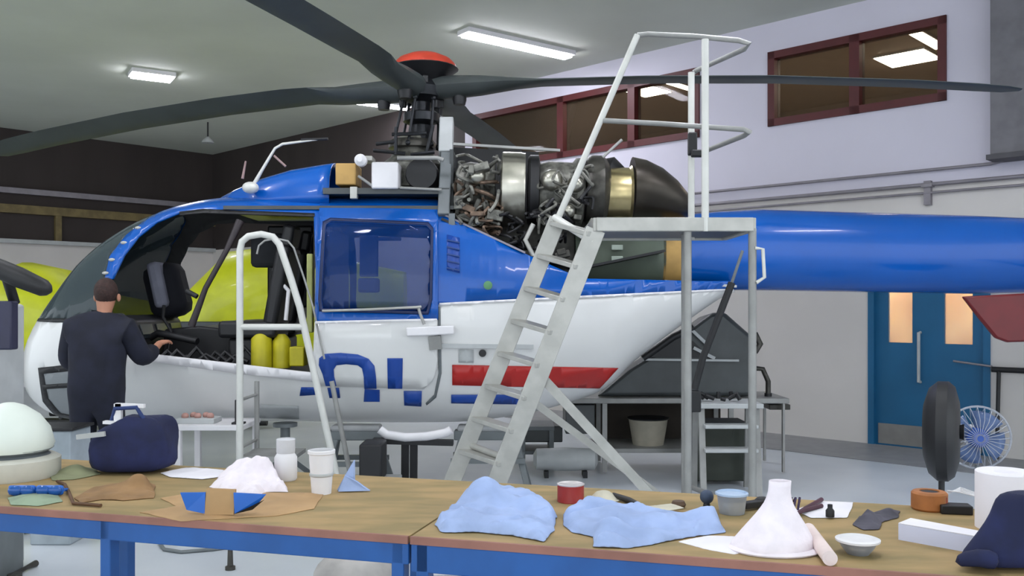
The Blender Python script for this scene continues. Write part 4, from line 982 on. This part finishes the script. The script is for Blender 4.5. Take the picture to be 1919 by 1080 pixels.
# navy tool bag
p = BP(235, 885); D = p.y; k_ = D/F
tb = thing('tool_bag', p, 'navy fabric tool bag slumped on the left workbench in front of the person', 'bag')
g = MB(); rings = []
for z, x0, x1, dy in ((0, 182, 312, .10), (.04, 172, 322, .12), (.10, 170, 325, .12), (.16, 180, 322, .11), (.20, 200, 318, .09), (.235, 235, 308, .05)):
    xc = ((x0+x1)/2-960)*k_; hwid = (x1-x0)/2*k_
    rings.append([(xc+hwid*math.copysign(abs(math.cos(a))**.45, math.cos(a))+.012*math.sin(5*a+z*30), p.y+.02+dy*math.copysign(abs(math.sin(a))**.6, math.sin(a))+.006*math.sin(4*a), BH+.002+z+.01*math.sin(3*a+1)*(z > .15)) for a in [2*math.pi*j/32 for j in range(32)]])
g.loft(rings); g.build('bag_body', BAG, tb, sub=1)
MB().tube([on_ for on_ in [(p.x-.05, p.y-.02, BH+.21), (p.x-.03, p.y-.03, BH+.27), (p.x+.06, p.y-.03, BH+.275), (p.x+.09, p.y-.02, BH+.22)]], .009).build('carry_handle', mat('bag_strap_blue', '2c3e70', .8), tb)
MB().bar((p.x-.16, p.y-.09, BH+.16), (p.x-.04, p.y-.10, BH+.175), .012, .02).build('pocket_trim', LGREY, tb)
wr = thing('white_bracket', at(240, 790, 3.75), 'small white angle bracket lying on top of the navy tool bag', 'bracket')
MB().bar((p.x-.02, p.y-.02, BH+.21), (p.x-.02, p.y-.02, BH+.29), .02, .03, (1, 0, 0)).build('upright', WPL, wr)
MB().bar((p.x-.03, p.y-.02, BH+.285), (p.x+.09, p.y-.02, BH+.28), .02, .015).build('arm', WPL, wr)
MB().bar((p.x-.07, p.y-.04, BH+.215), (p.x+.04, p.y-.04, BH+.21), .03, .012).build('foot', WPL, wr)
# bottle, cup, blue wipe
def lathe_thing(name, px, py, wpx, hpx, prof, m, label, cat, parts=()):
    c = BP(px, py); k_ = c.y/F; w = wpx*k_/2; h = hpx*k_; r = thing(name, c, label, cat)
    MB().lathe([(a*w, b*h) for a, b in prof], c).build('body', m, r)
    for nm, pf, mm in parts: MB().lathe([(a*w, b*h) for a, b in pf], c).build(nm, mm, r)
    return r
lathe_thing('plastic_bottle', 536, 900, 42, 78, [(.9, 0), (1, .04), (1, .55), (.75, .66)], WPL, 'white plastic bottle with wide cap at the back of the left workbench', 'bottle', [('cap', [(.8, .66), (.82, .7), (.82, .98), (.7, 1)], mat('cap_grey', 'cfcfd2', .5))])
lathe_thing('stacked_cups', 603, 925, 50, 82, [(.72, 0), (.8, .3), (.9, .75), (.92, .9)], WPL, 'stack of white plastic cups between the bottle and the blue wipe', 'cups', [('rim', [(.92, .9), (1.02, .92), (1.02, .99), (.9, 1), (.85, .9)], WPL), ('cup_ring', [(.82, .4), (.9, .42), (.9, .46), (.84, .48)], LGREY)])
c = BP(655, 922); k_ = c.y/F
bw = MB(); bw.prism([c+Vector((-.05, .01, .003)), c+Vector((.0, -.01, .003)), c+Vector((.055, 0, .012)), c+Vector((.012, .03, .03)), c+Vector((.012, .03, .115)), c+Vector((-.02, .03, .06))], (.004, .012, 0))
bw.prism([c+Vector((-.04, -.02, .003)), c+Vector((.08, -.005, .003)), c+Vector((.03, .0, .035)), c+Vector((-.02, .02, .06))], (0, .012, .002))
single(bw, 'blue_wipe', LBLUE, 'small folded pale blue wipe standing up right of the white cups', 'wipe', bevel=.003)
# white dome (helmet) at left with base
c = BP(22, 893); k_ = c.y/F
he = thing('white_drum_cover', c, 'white domed cover on a pale round base at the left end of the bench', 'cover')
MB().lathe([(82*k_, 0), (84*k_, .01), (84*k_, 34*k_), (74*k_, 40*k_)], c).build('round_base', mat('cream_base', 'c9c7bb', .6), he)
MB().lathe([(74*k_, 50*k_), (78*k_, 60*k_), (70*k_, 90*k_), (52*k_, 115*k_), (28*k_, 132*k_), (10*k_, 138*k_), (.001, 139*k_)], c+Vector((-.01, 0, 0))).build('dome', mat('dome_white', 'dfe6dc', .45, var=.03), he)
MB().lathe([(70*k_, 38*k_), (60*k_, 44*k_), (72*k_, 52*k_)], c).build('dark_gap', GREYP, he)
cloth('rag', mat('olive_rag', '8d906e', .9, var=.2), [(90, 893), (135, 876), (180, 880), (190, 890), (140, 900), (100, 902)], [(140, 888, .03, .05)], 'olive rag between the white dome and the tool bag', 'rag', amp=.008, seed=31)
# red tin
lathe_thing('red_tin', 1070, 940, 50, 34, [(1, 0), (1.02, .03), (1, .06), (1, .92)], mat('red_tin', 'a0281f', .4, var=.1), 'small red tin with pale lid behind the blue cloths', 'tin', [('lid', [(1, .92), (1.03, .93), (1.03, .99), (.9, 1), (.85, .97)], mat('tin_lid', 'cfc9c8', .4, .4))])
cloth('rag', mat('cream_rag', 'cdc7b4', .9, var=.15), [(1095, 938), (1115, 928), (1150, 926), (1165, 940), (1130, 946)], [(1130, 936, .025, .04)], 'small cream rag right of the red tin', 'rag', amp=.006, seed=33, freq=16)
g = MB(); g.tube([BP(1150, 935)+Vector((0, 0, .015)), BP(1180, 945)+Vector((0, 0, .012)), BP(1205, 955)+Vector((0, 0, .01))], [.008, .012, .008]); single(g, 'black_screwdriver', DARK, 'black screwdriver behind the blue cloths right of the cream rag', 'screwdriver')
g = MB(); g.lathe([(.02, 0), (.026, .012), (.02, .024), (.01, .026)], BP(1272, 952)); single(g, 'brown_bung', mat('brown_rubber', '5d4632', .6), 'small brown rubber bung at the back of the bench behind the blue cloth', 'bung')
cloth('paper_sheet', mat('cream_paper', 'd2ccb8', .85), [(1205, 960), (1260, 955), (1285, 963), (1240, 972)], [], 'small cream paper behind the long blue cloth', 'paper', amp=.003, seed=35, base=.02, solid=.002)
bl = thing('rubber_ball_grip', BP(1325, 952), 'dark blue grey round grip standing behind the plastic tub', 'grip'); c = BP(1325, 952)
MB().ball(c+Vector((0, 0, .038)), .024, 14, 10).build('ball', mat('blue_grey_rubber', '3c4a62', .6), bl); MB().lathe([(.014, 0), (.01, .02)], c).build('stem', DARK, bl)
lathe_thing('plastic_tub', 1372, 962, 58, 40, [(.8, 0), (.95, .85)], CLG, 'translucent plastic tub beside the white cone', 'tub', [('rim', [(.95, .85), (1.05, .88), (1.05, .97), (.95, 1), (.9, .9)], mat('pale_blue_rim', 'b4c8e2', .5)), ('contents', [(.74, .02), (.86, .6), (.0, .6)], mat('tub_cream', 'c8c2b0', .8))])
g = MB(); p = BP(1412, 955); g.box(p+Vector((0, 0, .018)), (.09, .03, .022), .5, ); g.ball(p+Vector((.04, .03, .02)), (.03, .02, .018), 12, 8); single(g, 'black_hand_tool', DARK, 'black hand tool left behind the white cone', 'tool', bevel=.003)
# right items
P4 = [(1490, 958), (1530, 940), (1600, 943), (1590, 972), (1520, 972)]
cloth('paper_sheet', PAPER, P4, [], 'white paper sheets under the dark pliers right of the cone', 'paper', amp=.003, seed=41, base=.003, solid=.002)
pl_ = thing('pliers', BP(1515, 965), 'dark red handled pliers lying on the white paper', 'pliers')
for s in (-1, 1): MB().tube([BP(1480, 978)+Vector((0, 0, .014)), BP(1508, 963+s*2)+Vector((0, s*.004, .014)), BP(1540, 950+s*6)+Vector((0, 0, .014))], [.004, .007, .008]).build('handle', mat('maroon_grip', '4a1c30', .5), pl_)
MB().tube([BP(1478, 979)+Vector((0, 0, .014)), BP(1492, 972)+Vector((0, 0, .014))], .008).build('jaw', DARK, pl_)
g = MB(); g.lathe([(.014, 0), (.014, .02), (.008, .028), (.008, .04)], BP(1556, 972)+Vector((0, 0, .006))); single(g, 'black_marker_cap', DARK, 'small black cap upright at the right edge of the paper', 'cap')
g = MB(); c = BP(1480, 962)
for k in range(3): g.tube([c+Vector((.014*k, 0, .01)), c+Vector((.014*k+.01, .01, .05)), c+Vector((.02*k, .02, .035))], .004, 8)
single(g, 'wire_bundle', mat('purple_wire', '3c2c50', .5), 'small bundle of dark purple wire beside the cone tip', 'wire')
gv = cloth('work_glove', mat('grey_glove', '5d5a66', .9, var=.3), [(1598, 985), (1610, 970), (1640, 962), (1662, 955), (1690, 960), (1685, 972), (1655, 980), (1650, 994), (1620, 995)], [(1630, 980, .025, .04), (1672, 966, .015, .03)], 'dark grey work glove between the paper and the white tray', 'glove', amp=.008, seed=43, freq=18)
c = BP(1608, 1038); k_ = c.y/F
gt = thing('glass_dish', c, 'clear shallow glass dish with white rim near the bench front edge', 'dish')
MB().lathe([(.03, 0), (.045, .02), (.052, .035)], c, n=28).build('bowl', CLG, gt)
MB().lathe([(.05, .033), (.06, .036), (.061, .042), (.052, .045), (.046, .038)], c, n=28).build('rim', WPL, gt)
MB().lathe([(.04, .022), (.001, .023)], c, cap=False).build('liquid', mat('cloudy_liquid', 'b9b4c2', .2), gt)
# white box
q0, q1, q2, q3 = BP(1685, 1010), BP(1835, 1040), BP(1835, 1000), BP(1700, 988)
wbx = thing('white_carton', (q0+q1)/2, 'long white carton lying on the right part of the bench', 'carton')
a = BP(1684, 1012); b = BP(1836, 1040); d_ = (b-a).normalized(); nn = Vector((-d_.y, d_.x, 0))
m = MB(); m.prism([a, b, b+nn*.07, a+nn*.09], (0, 0, .048)); m.build('carton_body', mat('bluish_white_card', 'd3d6ec', .7, var=.03), wbx, smooth=False)
m = MB(); m.prism([a+Vector((0, 0, .0485)), b+Vector((0, 0, .0485)), b+nn*.07+Vector((0, 0, .0485)), a+nn*.09+Vector((0, 0, .0485))], (0, 0, .002)); m.build('carton_lid', PAPER, wbx, smooth=False)
# tape roll / orange bowl
ob = lathe_thing('wooden_tape_reel', 1742, 955, 64, 36, [(.9, 0), (1, .1), (1, .85), (.9, .95), (.55, .97), (.5, .6)], ORNG, 'orange brown reel with red label behind the white carton', 'reel', [('dark_core', [(.52, .3), (.5, .93), (.001, .94)], DARK)])
c = BP(1742, 955); MB().box(c+Vector((.022, -.045, .03)), (.035, .012, .04), .4).build('red_label', mat('red_label', '9c2f22', .6), ob)
c = BP(1790, 962); g = MB(); g.box(c+Vector((.0, .0, .015)), (.10, .06, .03), -.2); single(g, 'black_case', DARK, 'flat black case between the reel and the paper towel roll', 'case', bevel=.004)
g = MB()
for k in range(4): g.tube([BP(1775, 945)+Vector((.0, 0, .035+k*.004)), BP(1800, 938+k*3)+Vector((0, 0, .045)), BP(1835, 945+k*2)+Vector((0, 0, .035))], .003, 6)
single(g, 'white_wires', WPL, 'thin white wires lying over the black case', 'wire')
c = BP(1885, 990); k_ = c.y/F
pt = thing('paper_towel_roll', c, 'large white paper towel roll standing behind the navy jacket', 'paper roll')
MB().lathe([(52*k_, 0), (52*k_, 105*k_), (50*k_, 107*k_), (20*k_, 106*k_), (18*k_, 100*k_)], c, n=32).build('paper', PAPER, pt)
MB().lathe([(18*k_, 98*k_), (.001, 98.1*k_)], c, cap=False).build('dark_core', mat('core_brown', '4b3a38', .8), pt)
# navy jacket heap
c = BP(1890, 1062); k_ = c.y/F
g = MB(); rings = []
for z, rx_, ry_, ox in ((0, .15, .07, 0), (.04, .13, .07, .01), (.09, .105, .065, .03), (.14, .085, .055, .045), (.18, .08, .05, .05), (.2, .06, .04, .055)):
    rings.append([(c.x+ox+rx_*math.cos(a)*(1+.07*math.sin(4*a+z*9)), c.y+ry_*math.sin(a)*(1+.06*math.sin(5*a)), BH+.002+z) for a in [2*math.pi*j/40 for j in range(40)]])
g.loft(rings); jk = thing('navy_jacket', c, 'dark navy jacket bundled at the right end of the workbench', 'jacket'); g.build('jacket_body', BAG, jk, sub=1)
MB().tube([(c.x-.06, c.y-.07, BH+.03), (c.x-.11, c.y-.06, BH+.045), (c.x-.16, c.y-.03, BH+.02)], [.03, .025, .018]).build('sleeve', BAG, jk, sub=1)
# underside clutter below the bench
g = MB(); g.tube([onflat(20, 1000, .55), onflat(150, 975, .55)], .008); 
fk = thing('floor_hose', onflat(380, 1040, .01), 'thin grey hose lying on the floor under the left workbench', 'hose')
MB().tube([onflat(300, 1018, .012), onflat(308, 1030, .012), onflat(340, 1035, .012), onflat(400, 1030, .012), onflat(470, 1020, .012)], .012).build('hose', GREYP, fk)
MB().lathe([(.03, 0), (.03, .02), (.018, .025), (.014, .14)], onflat(432, 1068, 0)).build('hose_nozzle', DSTEEL, fk)
sr = thing('black_pole', onflat(0, 1005, .02), 'thin black pole on the floor seen under the left end of the bench', 'pole')
MB().tube([onflat(-60, 1015, .02), onflat(118, 984, .02)], .016).build('pole', DARK, sr)
tl = thing('floor_spanner', onflat(40, 1072, .02), 'dark spanner on the floor at the lower left corner', 'spanner')
MB().tube([onflat(20, 1082, .02), onflat(50, 1064, .02), onflat(68, 1056, .02)], [.016, .012, .02]).build('handle', DSTEEL, tl)
MB().lathe([(.04, -.01), (.04, .012)], onflat(28, 1080, .02)).build('ring_end', DSTEEL, tl)
wb_ = thing('white_bundle', onflat(680, 1120, 0), 'white plastic wrapped bundle on the floor below the bench joint', 'bundle')
c = onflat(665, 1150, 0); MB().ball(c+Vector((0, 0, .17)), (.22, .2, .17), 20, 12).build('wrap', mat('cloudy_wrap', 'b8b4b0', .6, var=.2, scale=5, bump=.5), wb_)
c = onflat(860, 1150, 0); bx2 = thing('grey_crate', c, 'grey crate with pale lid on the floor below the right workbench', 'crate')
MB().box(c+Vector((0, 0, .12)), (.42, .3, .24)).build('crate_body', DGREY, bx2, bevel=.01); MB().box(c+Vector((0, 0, .255)), (.44, .32, .03)).build('lid', WPL, bx2, bevel=.008)

# ================================================================== CART WITH CLAMSHELL DOOR
YK = 8.6
ka, kb = at(1065, 748, YK), at(1480, 760, YK); kz = ka.z-.02
kc = thing('steel_cart', ((ka.x+kb.x)/2, YK+.35, 0), 'grey steel table cart with a lower shelf behind the platform legs', 'cart')
MB().box(((ka.x+kb.x)/2, YK+.35, kz), (kb.x-ka.x, .7, .05)).build('table_top', ALU2, kc, bevel=.008)
for x in (ka.x+.35, kb.x-.55, kb.x-.05):
    for y in (YK+.03, YK+.67): MB().box((x, y, kz/2), (.045 if x < kb.x-.1 else .02, .045, kz-.03)).build('leg', ALU2, kc)
MB().box(((ka.x+kb.x)/2-.1, YK+.35, .22), ((kb.x-ka.x)-.7, .66, .04)).build('lower_shelf', ALU2, kc, bevel=.005)
MB().box((ka.x+.12, YK+.3, kz-.18), (.28, .5, .28)).build('side_drawer', DGREY, kc, bevel=.01)
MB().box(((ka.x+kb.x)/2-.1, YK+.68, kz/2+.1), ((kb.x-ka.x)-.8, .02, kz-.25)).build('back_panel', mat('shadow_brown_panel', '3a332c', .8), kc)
MB().box((kb.x-.06, YK+.35, kz-.07), (.2, .5, .05)).build('folding_flap', DSTEEL, kc, bevel=.005)
c = Vector((at(1215, 0, YK+.3).x, YK+.3, .24))
bk = thing('white_bucket', c, 'cream bucket on the lower shelf of the steel cart', 'bucket')
MB().lathe([(.15, 0), (.19, .24), (.2, .25)], c, n=28).build('bucket_body', mat('cream_bucket', 'b9b2a0', .6), bk)
MB().lathe([(.2, .25), (.205, .262), (.001, .27)], c, n=28).build('bucket_lid', DARK, bk)
ch = thing('clamshell_door', at(1270, 742, YK+.2), 'dark grey wedge-shaped rear clamshell door resting on the steel cart', 'door panel')
z = kz+.03; YL = YK+.1
def cpz(px, py, Y=YL): q = at(px, py, Y); q.z = max(q.z, z+.002); return q
sh = [(1118, 745), (1175, 695), (1240, 655), (1300, 612), (1335, 586), (1360, 586), (1412, 632), (1412, 745)]
front = [cpz(a, b) for a, b in sh]; cen = Vector((sum(p.x for p in front)/8, YL, sum(p.z for p in front)/8))
rear = [p.lerp(cen+Vector((0, .0, 0)), .12)+Vector((0, .45, 0)) for p in front]
for p in rear: p.z = max(p.z, z+.002)
MB().loft([[p.lerp(cen, .06)+Vector((0, -.04, 0)) for p in front], front, rear]).build('shell', DGREY, ch, bevel=.02)
for p in front: pass
MB().bar(at(1205, 674, YL-.08), at(1385, 676, YL-.08), .02, .02).build('stiffener', LGREY, ch)
MB().tube([at(1205, 672, YL-.07), at(1262, 632, YL-.07), at(1300, 614, YL-.07)], .035).build('dark_seal', DARK, ch)
MB().prism([at(1212, 670, YL-.075), at(1330, 670, YL-.075), at(1300, 640, YL-.075), at(1270, 630, YL-.075)], (0, .02, 0)).build('dark_recess', DARK, ch)
for a, b in (((1290, 612), (1330, 650)), ((1300, 652), (1340, 672))): MB().bar(at(*a, YL-.085), at(*b, YL-.085), .02, .03).build('latch_arm', LGREY, ch)
MB().tube([at(1415, 625, YL), at(1425, 645, YL), at(1415, 660, YL)], .03).build('hinge', DSTEEL, ch)
ho = thing('black_hose', at(1430, 745, YL), 'black hose looped behind the right platform leg on the cart', 'hose')
MB().tube([at(1412, 690, YL+.1), at(1430, 692, YL+.1), at(1440, 715, YL+.1), at(1440, 748, YL+.1)], .025).build('hose', DSTEEL, ho)
MB().lathe([(.035, 0), (.035, .03)], (at(1440, 0, YL+.1).x, YL+.1, kz+.025)).build('hose_end', DARK, ho)
# folding steps in front of cart
YT = 7.6; x0, x1 = at(1310, 0, YT).x, at(1432, 0, YT).x
fs = thing('folding_steps', ((x0+x1)/2, YT+.2, 0), 'low grey folding steps on the floor in front of the steel cart', 'steps')
MB().box(((x0+x1)/2, YT+.2, at(0, 762, YT).z), (x1-x0, .4, .04)).build('step', LGREY, fs, bevel=.005)
for py in (800, 845): MB().box(((x0+x1)/2+.0, YT+.05, at(0, py, YT).z), (x1-x0-.1, .16, .03)).build('step', LGREY, fs, bevel=.005)
for x in (x0+.04, x1-.04):
    zt2 = at(0, 765, YT).z
    MB().bar((x, YT, 0), (x, YT+.1, zt2), .05, .04, (0, 1, 0)).build('leg', ALU2, fs); MB().bar((x, YT+.4, 0), (x, YT+.35, zt2), .05, .04, (0, 1, 0)).build('leg', ALU2, fs)
bt = thing('green_grey_box', ((x0+x1)/2, YK-.3, 0), 'dark green grey box on the floor behind the folding steps', 'box')
MB().box(((x0+x1)/2, YK-.35, .28), (.5, .3, .5)).build('box_body', mat('green_grey_box', '3b4038', .7), bt, bevel=.01)
MB().box(((x0+x1)/2, YK-.35, .54), (.52, .32, .04)).build('lid', DARK, bt, bevel=.008)
rgd = random.Random(9)
tp = thing('tangled_tools', at(1325, 765, YT), 'tangle of small dark tools on top of the folding steps', 'tools'); g = MB()
for k in range(9):
    q = Vector((x0+.05+.04*k, YT+.15+rgd.uniform(-.06, .1), at(0, 762, YT).z+.045)); g.tube([q, q+Vector((rgd.uniform(-.08, .1), 0, rgd.uniform(.0, .08)))], .018, 8)
g.build('tool', DARK, tp)
# trolley under fuselage right of ladder
ty = table('tool_trolley', 975, 1040, 800, 8.9, .5, 'grey trolley with dark drawers under the rear fuselage behind the ladder', 'trolley', GREYP, .15)
c = ty.location; MB().box((c.x, c.y, .33), (.5, .4, .16)).build('drawer_unit', DGREY, ty, bevel=.01)
wt = thing('white_tank', (at(1060, 0, 8.5).x, 8.5, 0), 'white rounded tank on the floor right of the ladder base', 'tank')
cx = at(1060, 0, 8.5).x; MB().lathe([(.05, -.3), (.1, -.27), (.11, 0), (.1, .27), (.05, .3)], (cx, 8.5, .16), (1, 0, 0)).build('tank_body', LGREY, wt)
for s in (-1, 1): MB().box((cx+s*.18, 8.5, .03), (.04, .2, .06)).build('cradle', DARK, wt)

# ================================================================== FANS
def fan(px, py, rpx, Y, yaw, label, cage, bladem, hubm, depth=.12, drum=False, w=.3):
    c = at(px, py, Y); R_ = rpx*Y/F; r = thing('pedestal_fan', (c.x, Y, 0), label, 'fan', 'pedestal fans beside the blue door')
    ax = Vector((math.sin(yaw), -math.cos(yaw), 0)); s = Vector((ax.y, -ax.x, 0)); u = Vector((0, 0, 1))
    base = c.copy(); base.z = 0
    MB().lathe([(.2, 0), (.2, .02), (.05, .05), (.02, .06)], base).build('base', GREYP if not drum else DARK, r)
    MB().tube([base+Vector((0, 0, .04)), c-u*R_*.9-ax*.0], .018).build('pole', GREYP if not drum else DARK, r)
    if drum:
        g = MB(); g.lathe([(R_*.55, -depth*1.0), (R_*.86, -depth*.7), (R_, -depth*.2), (R_, depth*.4), (R_*.9, depth*.75), (R_*.6, depth)], c, ax, 40); g.build('drum_housing', cage, r)
        g = MB(); g.lathe([(.04, 0), (.05, .03)], c+ax*depth*.95, ax); g.build('hub', hubm, r); return r
    g = MB(); 
    for k in range(28):
        a = 2*math.pi*k/28; d = s*math.cos(a)+u*math.sin(a)
        g.tube([c+ax*.08+d*R_*.1, c+ax*.07+d*R_*.6, c+d*R_, c-ax*.06+d*R_*.6, c-ax*.07+d*R_*.1], .0028, 5)
    g.build('guard', cage, r)
    g = MB(); g.tube([c+(s*math.cos(a)+u*math.sin(a))*R_ for a in [2*math.pi*k/36 for k in range(37)]], .008, 8); g.build('guard_rim', cage, r)
    for k in range(4):
        a = k*math.pi/2+.4; pts_ = []
        for t in (-.55, -.25, .1, .45, .6):
            pts_.append((t, .15, .02*t)); 
        d1 = lambda t, q: c+(s*math.cos(a+t)+u*math.sin(a+t))*R_*q+ax*.05*t
        m = MB(); m.loft([[d1(t, q) for t in (-.6, -.3, 0, .3, .6)] for q in (.2, .4, .65, .86)], False, False); m.build('blade', bladem, r, solid=.004)
    MB().lathe([(.3*R_, -.05), (.3*R_, .05), (.2*R_, .08)], c, ax).build('hub', hubm, r)
    MB().lathe([(.07, -.2), (.08, -.1), (.06, -.07)], c, ax).build('motor', WPL, r)
    return r
fan(1765, 808, 93, 5.6, R(62), 'black drum fan seen edge on in front of the blue double door', DARK, DARK, DARK, .1, True)
fan(1832, 820, 58, 6.6, R(-12), 'pale fan with blue hub behind the black drum fan', CLG, FANG, mat('fan_blue_hub', '2f55a8', .5))

# ================================================================== LEFT MACHINE
YM = 5.2
mc = thing('pillar_machine', (at(20, 0, YM).x, YM+.2, 0), 'pale grey pillar machine with dark panel at the far left edge', 'machine')
xl_, xr_ = at(-60, 0, YM).x, at(48, 0, YM+.45).x
MB().box(((xl_+xr_)/2, YM+.25, at(0, 570, YM).z/2), (xr_-xl_, .4, at(0, 570, YM).z)).build('column', LGREY, mc, bevel=.02)
MB().box((at(-5, 0, YM-.03).x, YM+.02, at(0, 610, YM).z), (.15, .08, .28)).build('control_panel', mat('panel_navy', '2c2c46', .5), mc, bevel=.01)
MB().box((xr_+.03, YM+.2, .5), (.03, .3, 1.0)).build('side_plate', GREYP, mc, bevel=.008)
g = MB(); a = at(-10, 500, YM); b = at(82, 540, YM)
dz_ = (b-a).normalized(); g.tube([a-dz_*.08, a, a.lerp(b, .5), b, b+dz_*.03, b+dz_*.05], [.04, .055, .06, .05, .035, .01], 18); g.build('motor_head', DARK, mc)
MB().tube([at(10, 510, YM), (at(10, 0, YM).x, YM+.1, at(0, 568, YM).z)], .03).build('neck', DARK, mc)
bxn = thing('grey_step_box', (at(125, 0, 6.2).x, 6.2, 0), 'pale blue grey box on the floor below the nose beside the person', 'box')
zt3 = at(0, 803, 6.2).z; MB().box((at(115, 0, 6.2).x, 6.2, zt3/2), (.27, .3, zt3)).build('box_body', mat('blue_grey_box', 'a3adb4', .6), bxn, bevel=.01)
MB().box((at(108, 0, 6.2).x, 6.2, zt3+.012), (.36, .32, .02)).build('black_lid', DARK, bxn, bevel=.004)

# ================================================================== BACKGROUND YELLOW HELICOPTER
YB = 12.2
yh = thing('yellow_helicopter', (at(300, 0, YB).x, YB, 0), 'bright yellow helicopter parked behind the blue and white one', 'helicopter')
rings = []
for px, t, b, w in ((-60, 560, 640, .15), (0, 512, 672, .5), (60, 492, 690, .7), (120, 505, 695, .75), (200, 550, 695, .75), (310, 572, 695, .75), (370, 545, 695, .75), (440, 472, 695, .72), (520, 462, 690, .6), (620, 480, 660, .4), (760, 510, 610, .22)):
    tt, bb_ = at(px, t, YB), at(px, b, YB); cz_ = (tt.z+bb_.z)/2; h = (tt.z-bb_.z)/2
    rings.append([(tt.x, YB+w*math.copysign(abs(math.cos(a))**.7, math.cos(a)), cz_+h*math.copysign(abs(math.sin(a))**.7, math.sin(a))) for a in [2*math.pi*k/28 for k in range(28)]])
MB().loft(rings).build('fuselage', YEL, yh)
MB().box(at(95, 655, YB-.78), (.28, .03, .6)).build('red_flash', mat('pink_red_flash', 'e08a84', .5), yh, bevel=.01)
MB().box(at(330, 640, YB-.78), (1.2, .03, .5)).build('dark_side_panel', DGREY, yh, bevel=.02)
for s in (-.5, .5): MB().tube([at(80, 770, YB)+Vector((0, s, 0)), (at(60, 0, YB).x, YB+s, .1), (at(520, 0, YB).x, YB+s, .1)], .05).build('skid', DARK, yh)
for px in (150, 400):
    for s in (-.5, .5): MB().tube([(at(px, 0, YB).x, YB+s, .1), (at(px, 0, YB).x, YB+s*.7, at(0, 690, YB).z)], .04).build('skid_strut', DARK, yh)
# cabinets along the far wall
def cab(s0, s1, z1, label, m, o0=.1, o1=.6):
    r = thing('wall_cabinet', WBk((s0+s1)/2, 0, .35), label, 'cabinet', 'pale cabinets along the far wall')
    bbox(s0, s1, 0, z1, o0, o1).build('body', m, r, smooth=False)
    for a, b in ((s0+.04, (s0+s1)/2-.02), ((s0+s1)/2+.02, s1-.04)):
        bbox(a, b, .1, z1-.05, o1, o1+.02).build('door', LGREY, r, smooth=False)
cab(4.6, 6.2, 2.05, 'tall pale cabinet by the far wall at the left edge behind the yellow helicopter', WPL)
cab(2.6, 4.3, 2.05, 'tall pale cabinet by the far wall behind the helicopter nose', WPL)
cab(.4, 2.2, 1.9, 'pale cabinet by the far wall seen through the cockpit', LGREY)
